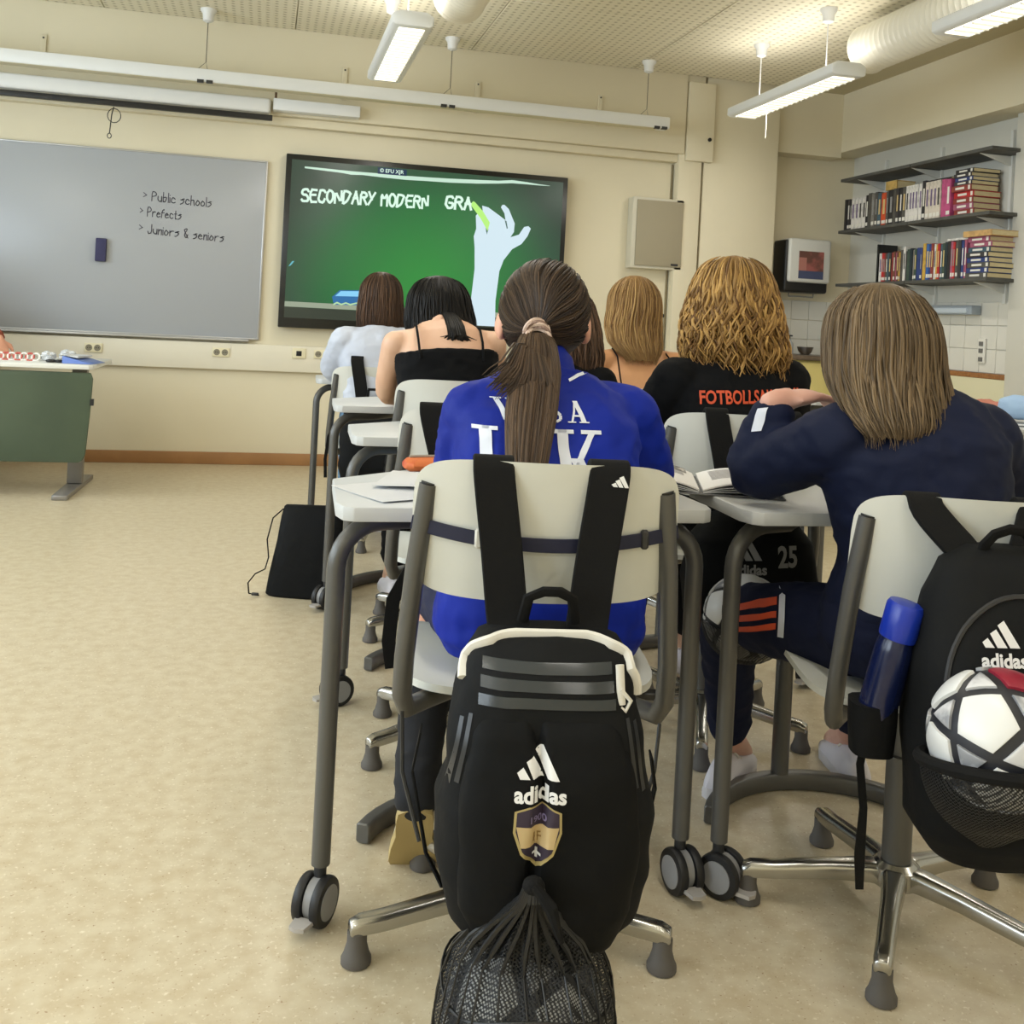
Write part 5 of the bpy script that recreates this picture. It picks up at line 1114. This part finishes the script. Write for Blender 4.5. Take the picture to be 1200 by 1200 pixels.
# hair drawn back into a tied tail
m_h1 = hair_mat('ponytail_brown', '2a221d', '5d4a39')
hr, hf2 = axes((.12, 1, 0)); hu2 = V(.02, .14, 1).normalized(); rnd = random.Random(21)
C0 = HC + V(-.001, -.010, .020); RX, RY, RZ = .0825, .098, .098
def sk(dv, off=0.0): dv = dv.normalized(); return C0 + hr * (dv.x * (RX + off)) + hf2 * (dv.y * (RY + off)) + UP * (dv.z * (RZ + off))
tie = V(-.30, -.88, -.36).normalized()
g = G(); n = 64
for th_, off in ((0, 0),):
    rings = []
    for i in range(30):
        ang = R(4 + i * 4.0); ring = []
        u_ = tie.orthogonal().normalized(); w_ = tie.cross(u_)
        for j in range(n):
            a = 2 * pi * j / n; dv = tie * math.cos(ang) + (u_ * math.cos(a) + w_ * math.sin(a)) * math.sin(ang); ring.append(sk(dv, .0015 * math.sin(a * 19)))
        rings.append(ring)
    g.loft(rings, True, True, .2)
for k in range(620):
    a = rnd.uniform(0, 2 * pi); e = rnd.uniform(R(85), R(122)); u_ = tie.orthogonal().normalized(); w_ = tie.cross(u_); e0 = rnd.uniform(R(4), R(14)); pts = []
    if (u_ * math.cos(a) + w_ * math.sin(a)).z < -.55: e = rnd.uniform(R(30), R(45))
    for i in range(11): q = e + (e0 - e) * i / 10; aa = a + .10 * math.sin(i * .5 + a * 3); pts.append(sk(tie * math.cos(q) + (u_ * math.cos(aa) + w_ * math.sin(aa)) * math.sin(q), .0015 + .002 * math.sin(k)))
    g.tube(pts, [.0008, .0014, .0019, .002, .002, .002, .002, .002, .0019, .0017, .0014], 5, tint=rnd.random() ** 2 * .7, flat=.5)
T0 = sk(tie, .012)
TAIL = [(0, .016, .016), (.05, .022, .020), (.15, .028, .024), (.35, .038, .026), (.55, .037, .024), (.8, .028, .018), (1, .013, .008)]
tp = [T0, V(T0.x - .007, 1.722, T0.z - .022), V(T0.x - .022, 1.668, .960), V(T0.x - .042, 1.610, .895), V(T0.x - .056, 1.565, .835), V(T0.x - .062, 1.535, .775)]
tq, _ = lerp_path(tp, [0] * 6, 4)
def tailp(s, a, off=0):
    x = s * (len(tq) - 1); i = min(int(x), len(tq) - 2); c = tq[i].lerp(tq[i + 1], x - i); rx, ry = interp(TAIL, min(1, s)); return c + V(1, 0, 0) * (rx + off) * math.sin(a) - V(0, 1, 0) * (ry + off) * math.cos(a)
g.loft([[tailp(s / 20, 2 * pi * j / 60, .0015 * math.sin(2 * pi * j / 60 * 13)) for j in range(60)] for s in range(21)], True, True, .45)
for k in range(420):
    a = rnd.uniform(-pi, pi); e = rnd.uniform(.8, 1.06); o_ = rnd.uniform(-.003, .006); dr = rnd.uniform(-.3, .3); g.tube([tailp(min(1, e * i / 16), a + dr * i / 16, o_) - (UP * .3 * max(0, e * i / 16 - 1)) for i in range(17)], [rnd.uniform(.0013, .0024) * (1 if i < 12 else max(.15, 1 - (i - 11) / 6)) for i in range(17)], 5, tint=min(1, rnd.random() * .8 + .2), flat=.55)
for k in range(160):      # loose hair falling over the left shoulder
    q = rnd.random(); s_ = T0 + V(-.012, -.012, -.02); e_ = V(.372 + .10 * q + rnd.uniform(-.012, .012), 1.645 - .01 * q, .968 - .045 * q + rnd.uniform(-.015, .015)); m1 = s_.lerp(e_, .45) + V(-.005, -.025, .02); g.tube([s_, s_.lerp(m1, .6), m1, m1.lerp(e_, .6) + V(0, -.012, -.004), e_, e_ + V(-.012, .0, -.018 + .02 * rnd.random())], [.0013, .002, .0024, .002, .0014, .0004], 5, tint=rnd.random() * .6, flat=.55)
o = g.build('hair', m_h1, root, smooth=80); o.location = -root.location
tg = G()
for q in range(5):
    tg.tube([T0 + V(.022 * math.cos(a) , -.006 + .006 * math.sin(a * 2 + q) - .002 * q, .022 * math.sin(a) * .9 - .004 * q + .004) for a in [2 * pi * k / 24 for k in range(25)]], .0042, 6, tint=q % 2)
o = tg.build('hair_tie', M('beaded_hair_tie', 'cbb3a4', .5, attr='8d7468', bump=(300, .8, .003)), root); o.location = -root.location

# --- pupil in the navy jacket
SP = [((1.165, 1.60, .478), .135, .09), ((1.165, 1.60, .53), .16, .11), ((1.163, 1.595, .60), .15, .104), ((1.160, 1.59, .68), .130, .092), ((1.155, 1.60, .77), .145, .096), ((1.150, 1.62, .85), .160, .095), ((1.140, 1.64, .91), .14, .072), ((1.128, 1.65, .945), .085, .05)]
NK = V(1.118, 1.652, .95); HC = V(1.098, 1.680, 1.052)
AL = (V(.998, 1.625, .882), V(.925, 1.80, .79), V(.962, 1.775, .935), (.72, .15, .12), (.0, .1, -1), .35, 1); AR = (V(1.30, 1.625, .895), V(1.42, 1.69, .78), V(1.36, 1.90, .757), (-.3, 1, 0), (0, 0, -1), .3, 1)
LL = (V(1.09, 1.66, .525), V(1.005, 2.03, .455), V(1.11, 2.20, .11), V(1.20, 2.30, .03)); LR = (V(1.24, 1.66, .545), V(1.38, 2.04, .50), V(1.43, 2.20, .11), V(1.47, 2.34, .03))
root, P, bv = person('pupil in a navy training jacket leaning on one elbow, chin on hand', (1.17, 1.62), (.12, 1, 0), SP, NK, HC, (-.2, .97, -.08), (-.06, .08, 1), (AL, AR), (LL, LR), SK4)
m_jack = M('navy_tracksuit', '101833', .72, vary=(2.5, '0d142b', .4, .65), bump=(8, .55, .016), spec=.2)
r_, f_ = axes((.12, 1, 0))
jo, jb = garment(root, 'jacket', m_jack, [lambda g: torso(g, SP, r_, .014), sleeve(*AL[:3], .93, .062, .056, .042, NK - UP * .05), sleeve(*AR[:3], .95, .062, .056, .042, NK - UP * .05), lambda g: g.limb([NK - UP * .03, NK + V(0, -.002, .012)], [.072, .062])])
wdecal('cuff_stripe', poly2d([(-.010, -.022), (.010, -.018), (.010, .026), (-.010, .022)]), (.92, 1.76, .898), (.5, -.86, 0), (.15, 0, 1), jb, m_jw, jo, .005, .002, (.86, .5, 0))
po, pb = garment(root, 'track_trousers', m_navyp, [lambda g: torso(g, SP, r_, .015, 3), trouser(*LL[:3], .97), trouser(*LR[:3], .97)], .009)
m_or = M('orange_print', 'd4502a', .6)
for q in range(3): wdecal('orange_stripe', poly2d([(0, 0), (.105, .060), (.105, .072), (0, .012)]), (.955, 1.95, .480 - .022 * q), (.88, -.47, 0), (0, 0, 1), pb, m_or, po, .006, .004, (.47, .88, 0))
wdecal('white_trim', poly2d([(0, 0), (.011, .004), (.011, .090), (0, .086)]), (.955 + .109 * .88, 1.95 - .109 * .47, .482), (.88, -.47, 0), (0, 0, 1), pb, m_jw, po, .006, .004, (.47, .88, 0))
m_wsh = M('white_sneaker', 'd2cfd6', .6); m_wso = M('white_sole', 'c9c6c8', .5)
shoe(root, LL[2], LL[3], m_wsh, m_wso); shoe(root, LR[2], LR[3], m_wsh, m_wso)
hair(root, 'hair', hair_mat('ash_blonde', '4a3d2e', '7e6a50'), [(0, .114, 0, -.012, .02, .02), (.03, .108, 0, -.012, .055, .055), (.08, .092, 0, -.013, .080, .078), (.16, .06, .0, -.015, .096, .094), (.28, .01, .002, -.018, .104, .099), (.45, -.05, .004, -.026, .110, .092), (.62, -.085, .004, -.046, .116, .080), (.78, -.118, .002, -.070, .116, .066), (.9, -.140, -.002, -.092, .110, .052), (1, -.158, -.006, -.105, .096, .034)], HC, (-.2, .97, 0), 31, 620, .004, 1.2, .0015, 2.6, (.0014, .003))

# --- curly haired pupil, black shirt
SP = [((1.215, 2.50, .525), .135, .09), ((1.215, 2.50, .57), .158, .108), ((1.216, 2.495, .64), .148, .102), ((1.220, 2.50, .72), .130, .09), ((1.225, 2.515, .80), .145, .094), ((1.232, 2.54, .88), .158, .094), ((1.238, 2.555, .94), .14, .072), ((1.242, 2.57, .98), .085, .05)]
NK = V(1.244, 2.575, .985); HC = V(1.255, 2.615, 1.155)
AL = (V(1.072, 2.545, .925), V(1.02, 2.63, .775), V(1.12, 2.83, .757), (.5, .8, 0), (0, 0, -1), .3, -1); AR = (V(1.402, 2.545, .935), V(1.46, 2.63, .775), V(1.36, 2.83, .757), (-.5, .8, 0), (0, 0, -1), .3, 1)
LL = (V(1.14, 2.55, .57), V(1.12, 2.92, .52), V(1.13, 2.95, .10), V(1.13, 3.09, .03)); LR = (V(1.29, 2.55, .57), V(1.32, 2.92, .52), V(1.33, 2.95, .10), V(1.33, 3.09, .03))
root, P, bv = person('curly blonde pupil in a black academy shirt with orange lettering', (1.21, 2.5), (.08, 1, 0), SP, NK, HC, (.05, .99, -.06), (0, .06, 1), (AL, AR), (LL, LR), SK2)
r_, f_ = axes((.08, 1, 0))
jo, jb = garment(root, 'shirt', m_blackc, [lambda g: torso(g, SP, r_, .012), sleeve(*AL[:3], .42, .062, .058, .05, NK - UP * .05), sleeve(*AR[:3], .42, .062, .058, .05, NK - UP * .05), lambda g: g.limb([NK - UP * .04, NK - UP * .012], [.07, .06])])
d = text2d('FOTBOLLSAKADEMI', .048, .0012, .62); k = .295 / max(p[0] for p in d[0]); wdecal('shirt_lettering', ([(x * k, y) for x, y in d[0]], d[1]), (1.105, 2.3, .873), (1, 0, .055), (0, 0, 1), jb, m_or, jo, .006, .003)
garment(root, 'trousers', m_blackc, [lambda g: torso(g, SP, r_, .014, 3), trouser(*LL[:3], .97), trouser(*LR[:3], .97)], .010)
for L_ in (LL, LR): shoe(root, L_[2], L_[3], m_wsh, m_wso)
m_hc = hair_mat('curly_blonde', '5c3f22', 'bd9659')
hair(root, 'hair', m_hc, [(0, .120, 0, -.012, .02, .02), (.03, .114, 0, -.012, .058, .058), (.09, .095, 0, -.013, .088, .086), (.2, .05, .0, -.015, .108, .104), (.35, -.01, -.002, -.022, .124, .112), (.52, -.08, -.004, -.034, .138, .108), (.7, -.15, -.002, -.050, .148, .098), (.85, -.205, .010, -.062, .138, .08), (1, -.25, .018, -.07, .110, .055)], HC, (.05, 1, 0), 41, 460, .0115, 4.2, .006, 2.6, (.0022, .0048), nseg=34, s1=(.68, 1.07), inner=.012)

# --- blonde with the bare back
SP = [((1.36, 3.47, .515), .13, .09), ((1.36, 3.47, .56), .15, .104), ((1.358, 3.465, .63), .142, .098), ((1.352, 3.47, .72), .118, .082), ((1.345, 3.49, .80), .132, .086), ((1.338, 3.515, .88), .150, .086), ((1.332, 3.53, .94), .130, .066), ((1.330, 3.54, .98), .075, .045)]
NK = V(1.328, 3.545, .985); HC = V(1.322, 3.575, 1.135)
AL = (V(1.185, 3.515, .93), V(1.13, 3.62, .79), V(1.22, 3.82, .757), (.5, .8, 0), (0, 0, -1), .3, -1); AR = (V(1.478, 3.515, .935), V(1.53, 3.62, .79), V(1.45, 3.82, .757), (-.5, .8, 0), (0, 0, -1), .3, 1)
LL = (V(1.29, 3.52, .56), V(1.27, 3.88, .52), V(1.27, 3.95, .10), V(1.27, 4.09, .03)); LR = (V(1.43, 3.52, .56), V(1.46, 3.88, .52), V(1.46, 3.95, .10), V(1.46, 4.09, .03))
root, P, bv = person('long-haired blonde pupil with a bare back in a thin strap dress', (1.36, 3.47), (0, 1, 0), SP, NK, HC, (-.05, .99, -.1), (0, .1, 1), (AL, AR), (LL, LR), SK3)
r_, f_ = axes((0, 1, 0))
jo, jb = garment(root, 'dress_top', m_blackc, [lambda g: torso(g, SP, r_, .009, 5)])
st = G()
for s in (-1, 1): st.tube([V(1.345 + s * .10, 3.40, .80), V(1.338 + s * .105, 3.42, .88), V(1.332 + s * .10, 3.46, .955), V(1.332 + s * .10, 3.52, .982), V(1.332 + s * .10, 3.58, .94)], .003, 6)
o = st.build('shoulder_straps', m_blackc, root); o.location = -root.location
garment(root, 'skirt', m_blackc, [lambda g: torso(g, SP, r_, .014, 3), trouser(*LL[:3], .5), trouser(*LR[:3], .5)], .010)
for L_ in (LL, LR): shoe(root, L_[2], L_[3], m_wsh, m_wso)
hair(root, 'hair', hair_mat('golden_blonde', '6e4f30', 'ab8a58'), [(0, .118, 0, -.012, .02, .02), (.04, .112, 0, -.012, .055, .055), (.1, .094, 0, -.013, .080, .078), (.2, .055, 0, -.015, .094, .092), (.4, -.01, -.004, -.022, .098, .09), (.6, -.075, -.012, -.038, .106, .074), (.8, -.130, -.014, -.074, .100, .055), (.92, -.162, -.008, -.098, .082, .045), (1, -.19, -.002, -.115, .055, .03)], HC, (-.05, 1, 0), 51, 480, .0035, 1.6, .0015, 2.6, (.0015, .0032))

# --- pupil in the black strap top, head bowed
SP = [((.615, 3.38, .525), .14, .095), ((.615, 3.38, .57), .168, .114), ((.615, 3.375, .65), .160, .108), ((.613, 3.375, .74), .148, .098), ((.608, 3.385, .83), .155, .10), ((.602, 3.405, .935), .168, .098), ((.598, 3.43, .99), .155, .080), ((.595, 3.46, 1.025), .10, .06)]
NK = V(.595, 3.485, 1.03); HC = V(.598, 3.60, 1.085)
AL = (V(.428, 3.415, .965), V(.405, 3.50, .785), V(.50, 3.72, .76), (.5, .8, 0), (0, 0, -1), .3, -1); AR = (V(.765, 3.415, .98), V(.80, 3.52, .79), V(.70, 3.73, .76), (-.5, .8, 0), (0, 0, -1), .3, 1)
LL = (V(.535, 3.44, .575), V(.52, 3.80, .53), V(.52, 3.86, .10), V(.52, 4.0, .03)); LR = (V(.69, 3.44, .575), V(.71, 3.80, .53), V(.71, 3.86, .10), V(.71, 4.0, .03))
root, P, bv = person('black-haired pupil in a black strap top with bare shoulders, head bowed over the desk', (.615, 3.38), (0, 1, 0), SP, NK, HC, (0, .86, -.5), (0, .5, .86), (AL, AR), (LL, LR), SK2)
r_, f_ = axes((0, 1, 0))
jo, jb = garment(root, 'strap_top', m_blackc, [lambda g: torso(g, SP, r_, .010, 6)])
st = G()
for s in (-1, 1): st.tube([V(.603 + s * .105, 3.298, .925), V(.60 + s * .108, 3.325, .985), V(.598 + s * .108, 3.37, 1.028), V(.598 + s * .105, 3.43, 1.038), V(.60 + s * .10, 3.50, 1.0)], .0042, 6)
o = st.build('shoulder_straps', m_blackc, root); o.location = -root.location
garment(root, 'trousers', m_blackc, [lambda g: torso(g, SP, r_, .014, 3), trouser(*LL[:3], .97), trouser(*LR[:3], .97)], .010)
for L_ in (LL, LR): shoe(root, L_[2], L_[3], m_wsh, m_wso)
m_hk = hair_mat('black_hair', '070605', '110d0b', .5)
hair(root, 'hair', m_hk, [(0, .125, 0, .0, .02, .02), (.05, .117, 0, .0, .055, .055), (.15, .095, 0, -.002, .085, .082), (.3, .055, 0, -.008, .106, .10), (.55, .0, .004, -.012, .118, .108), (.8, -.05, .008, -.024, .124, .110), (1, -.108, .010, -.038, .112, .105)], HC, (0, 1, 0), 61, 420, .002, 2, .0015, 2.8, (.0016, .0035))
tail = G(); rnd = random.Random(5)
tp = [V(.612, 3.485, 1.08), V(.618, 3.42, 1.06), V(.622, 3.375, 1.035), V(.624, 3.345, 1.005)]
for k in range(90):
    a = rnd.uniform(0, 2 * pi); q = rnd.uniform(.2, 1); l = rnd.uniform(.3, 1.6); tail.tube([p + V(math.cos(a), 0, 0) * q * w_ + V(0, -.02 * q * abs(math.sin(a)), 0) for p, w_ in zip(tp, (.022, .026, .028, .03))] + [tp[3] + V(math.cos(a) * q * .055 * rnd.uniform(.5, 1.4), -.004, -.020 * l)], [.003, .005, .005, .004, .001], 5, tint=rnd.random(), flat=.6)
o = tail.build('neck_locks', m_hk, root, smooth=80); o.location = -root.location

# --- pupil in the grey hoodie
SP = [((.515, 4.60, .52), .135, .095), ((.515, 4.60, .57), .16, .11), ((.515, 4.595, .65), .155, .108), ((.513, 4.60, .73), .150, .10), ((.51, 4.61, .81), .150, .10), ((.506, 4.63, .89), .155, .096), ((.504, 4.65, .95), .135, .074), ((.504, 4.665, .985), .08, .05)]
NK = V(.505, 4.67, .99); HC = V(.512, 4.71, 1.135)
AL = (V(.352, 4.635, .93), V(.31, 4.75, .80), V(.42, 4.98, .76), (.4, .9, 0), (0, 0, -1), .3, -1); AR = (V(.655, 4.635, .94), V(.70, 4.76, .80), V(.60, 4.98, .76), (-.4, .9, 0), (0, 0, -1), .3, 1)
LL = (V(.45, 4.66, .57), V(.44, 5.02, .52), V(.44, 5.08, .10), V(.44, 5.22, .03)); LR = (V(.59, 4.66, .57), V(.61, 5.02, .52), V(.61, 5.08, .10), V(.61, 5.22, .03))
root, P, bv = person('brown-haired pupil in a pale grey hoodie at the front of the left column', (.515, 4.6), (0, 1, 0), SP, NK, HC, (.05, .98, -.15), (0, .15, 1), (AL, AR), (LL, LR), SK3)
r_, f_ = axes((0, 1, 0))
garment(root, 'hoodie', M('pale_grey_fleece', 'c3c9d6', .9, vary=(3, 'b7bdcb', .4, .65), bump=(10, .5, .012), spec=.2), [lambda g: torso(g, SP, r_, .020, None, 2), sleeve(*AL[:3], .96, .07, .06, .045, NK - UP * .05), sleeve(*AR[:3], .96, .07, .06, .045, NK - UP * .05), lambda g: g.limb([NK + V(-.075, .03, -.025), NK + V(-.07, -.055, -.03), NK + V(0, -.095, -.055), NK + V(.07, -.055, -.03), NK + V(.075, .03, -.025)], [.03, .042, .05, .042, .03]), lambda g: g.ell(NK + V(.005, -.095, -.10), (.095, .050, .085))])
garment(root, 'jeans', m_denim, [lambda g: torso(g, SP, r_, .012, 3), trouser(*LL[:3], .97), trouser(*LR[:3], .97)], .010)
for L_ in (LL, LR): shoe(root, L_[2], L_[3], m_wsh, m_wso)
hair(root, 'hair', hair_mat('dark_brown_hair', '2c2019', '5a4230'), [(0, .122, 0, -.012, .02, .02), (.05, .114, 0, -.012, .055, .055), (.14, .092, 0, -.013, .080, .08), (.3, .045, 0, -.014, .092, .092), (.55, -.02, 0, -.02, .098, .088), (.8, -.09, .002, -.034, .104, .074), (1, -.160, .0, -.044, .098, .055)], HC, (.05, 1, 0), 71, 400, .002, 2, .0015, 2.7, (.0016, .0034), s1=(.92, 1.03))

# --- brown-haired pupil behind the ponytail pupil
SP = [((.60, 2.44, .52), .135, .09), ((.60, 2.44, .57), .155, .106), ((.605, 2.44, .64), .146, .10), ((.625, 2.45, .72), .126, .086), ((.655, 2.475, .79), .138, .09), ((.70, 2.505, .86), .130, .09), ((.722, 2.53, .915), .115, .068), ((.73, 2.545, .945), .075, .045)]
NK = V(.735, 2.55, .95); HC = V(.752, 2.60, 1.055)
AL = (V(.605, 2.53, .855), V(.56, 2.65, .775), V(.60, 2.85, .757), (.4, .9, 0), (0, 0, -1), .3, -1); AR = (V(.845, 2.53, .90), V(.87, 2.67, .78), V(.75, 2.87, .757), (-.4, .9, 0), (0, 0, -1), .3, 1)
LL = (V(.53, 2.50, .57), V(.51, 2.87, .52), V(.50, 2.92, .10), V(.49, 3.06, .03)); LR = (V(.67, 2.50, .57), V(.70, 2.87, .52), V(.70, 2.92, .10), V(.70, 3.06, .03))
root, P, bv = person('long brown-haired pupil in a black top, mostly hidden behind the ponytail pupil', (.60, 2.44), (.05, 1, 0), SP, NK, HC, (.1, .97, -.2), (.1, .2, 1), (AL, AR), (LL, LR), SK1)
r_, f_ = axes((.05, 1, 0))
garment(root, 'sweater', m_blackc, [lambda g: torso(g, SP, r_, .012), sleeve(*AL[:3], .95, .06, .054, .04, NK - UP * .05), sleeve(*AR[:3], .95, .06, .054, .04, NK - UP * .05)])
garment(root, 'jeans', m_denim, [lambda g: torso(g, SP, r_, .012, 3), trouser(*LL[:3], .97), trouser(*LR[:3], .97)], .010)
for L_ in (LL, LR): shoe(root, L_[2], L_[3], m_wsh, m_wso)
hair(root, 'hair', hair_mat('long_brown_hair', '33271f', '6a5140'), [(0, .114, 0, -.012, .02, .02), (.04, .107, 0, -.012, .055, .055), (.1, .09, 0, -.013, .080, .078), (.22, .05, 0, -.015, .094, .09), (.45, -.01, .004, -.024, .102, .086), (.7, -.075, .012, -.04, .104, .068), (.88, -.115, .018, -.05, .092, .05), (1, -.145, .02, -.055, .07, .03)], HC, (.1, 1, 0), 81, 380, .004, 2.5, .0015, 2.7, (.0016, .0034))

# --- pupil in light blue at the right edge of the picture
SP = [((3.56, 3.33, .515), .135, .09), ((3.56, 3.33, .56), .158, .108), ((3.56, 3.335, .64), .15, .102), ((3.555, 3.36, .73), .135, .09), ((3.54, 3.40, .82), .145, .094), ((3.52, 3.44, .90), .155, .094), ((3.505, 3.47, .955), .135, .07), ((3.50, 3.49, .985), .08, .05)]
NK = V(3.495, 3.495, .99); HC = V(3.47, 3.56, 1.13)
AL = (V(3.36, 3.50, .93), V(3.22, 3.63, .815), V(3.10, 3.80, .80), (-.55, .6, .1), (.3, .2, -1), .45, -1); AR = (V(3.65, 3.42, .93), V(3.66, 3.58, .80), V(3.48, 3.76, .757), (-.6, .7, 0), (0, 0, -1), .3, 1)
LL = (V(3.47, 3.40, .56), V(3.33, 3.74, .53), V(3.30, 3.78, .10), V(3.25, 3.91, .03)); LR = (V(3.62, 3.38, .56), V(3.55, 3.75, .53), V(3.53, 3.80, .10), V(3.49, 3.93, .03))
root, P, bv = person('pupil in a light blue sweater at the right edge with one hand over the desk', (3.56, 3.33), (-.3, .95, 0), SP, NK, HC, (-.3, .93, -.2), (0, .2, 1), (AL, AR), (LL, LR), SK5)
r_, f_ = axes((-.3, .95, 0))
garment(root, 'sweater', M('light_blue_knit', '9fb9d6', .85, bump=(12, .4, .01), spec=.2), [lambda g: torso(g, SP, r_, .014), sleeve(*AL[:3], .93, .066, .06, .048, NK - UP * .05), sleeve(*AR[:3], .95, .066, .06, .048, NK - UP * .05)])
garment(root, 'jeans', m_denim, [lambda g: torso(g, SP, r_, .012, 3), trouser(*LL[:3], .97), trouser(*LR[:3], .97)], .010)
for L_ in (LL, LR): shoe(root, L_[2], L_[3], m_wsh, m_wso)
hair(root, 'hair', m_h1, [(0, .114, 0, -.012, .02, .02), (.04, .107, 0, -.012, .055, .055), (.1, .09, 0, -.013, .080, .078), (.3, .05, 0, -.015, .094, .09), (.6, -.02, 0, -.024, .098, .084), (1, -.10, 0, -.035, .09, .06)], HC, (-.3, 1, 0), 91, 120, .002, 2, .002, 2.6, (.003, .006))

# --- teacher behind the desk at the left edge, only a hand reaching into the picture
SP = [((-2.05, 6.72, .50), .14, .10), ((-2.05, 6.72, .55), .17, .115), ((-2.05, 6.715, .65), .165, .11), ((-2.05, 6.70, .75), .155, .10), ((-2.045, 6.68, .86), .165, .105), ((-2.04, 6.66, .95), .175, .10), ((-2.035, 6.645, 1.02), .15, .08), ((-2.03, 6.635, 1.06), .09, .055)]
NK = V(-2.03, 6.63, 1.065); HC = V(-2.02, 6.60, 1.22)
AL = (V(-1.86, 6.64, 1.0), V(-1.66, 6.42, .90), V(-1.405, 6.085, .815), (.30, -.6, -.42), (0, -.3, -1), .3, 1); AR = (V(-2.22, 6.64, 1.0), V(-2.32, 6.45, .80), V(-2.22, 6.2, .765), (.3, -.9, 0), (0, 0, -1), .3, -1)
LL = (V(-1.97, 6.66, .56), V(-1.93, 6.40, .53), V(-1.93, 6.45, .10), V(-1.93, 6.31, .03)); LR = (V(-2.13, 6.66, .56), V(-2.15, 6.40, .53), V(-2.15, 6.45, .10), V(-2.15, 6.31, .03))
root, P, bv = person('person in a rust sleeve reaching over the teacher desk at the left edge', (-2.05, 6.72), (0, -1, 0), SP, NK, HC, (.1, -.97, -.15), (0, -.15, 1), (AL, AR), (LL, LR), SK1)
r_, f_ = axes((0, -1, 0))
garment(root, 'cardigan', M('rust_knit', '8a4a38', .85, bump=(60, .5, .005), spec=.2), [lambda g: torso(g, SP, r_, .014), sleeve(*AL[:3], .95, .066, .06, .046, NK - UP * .05), sleeve(*AR[:3], .95, .066, .06, .046, NK - UP * .05)])
garment(root, 'trousers', m_blackc, [lambda g: torso(g, SP, r_, .014, 3), trouser(*LL[:3], .97), trouser(*LR[:3], .97)], .010)
for L_ in (LL, LR): shoe(root, L_[2], L_[3], M('red_shoe', '6b2226', .6), m_wso)
hair(root, 'hair', m_hk, [(0, .118, 0, -.012, .02, .02), (.06, .11, 0, -.012, .055, .055), (.2, .09, 0, -.013, .080, .078), (.5, .05, 0, -.015, .09, .088), (1, -.03, 0, -.022, .088, .08)], HC, (.1, -1, 0), 95, 80, .002, 2, .002, 2.5, (.003, .006))
chair('white swivel chair of the teacher behind the green desk', -2.05, 6.74, R(180), .47, 10)
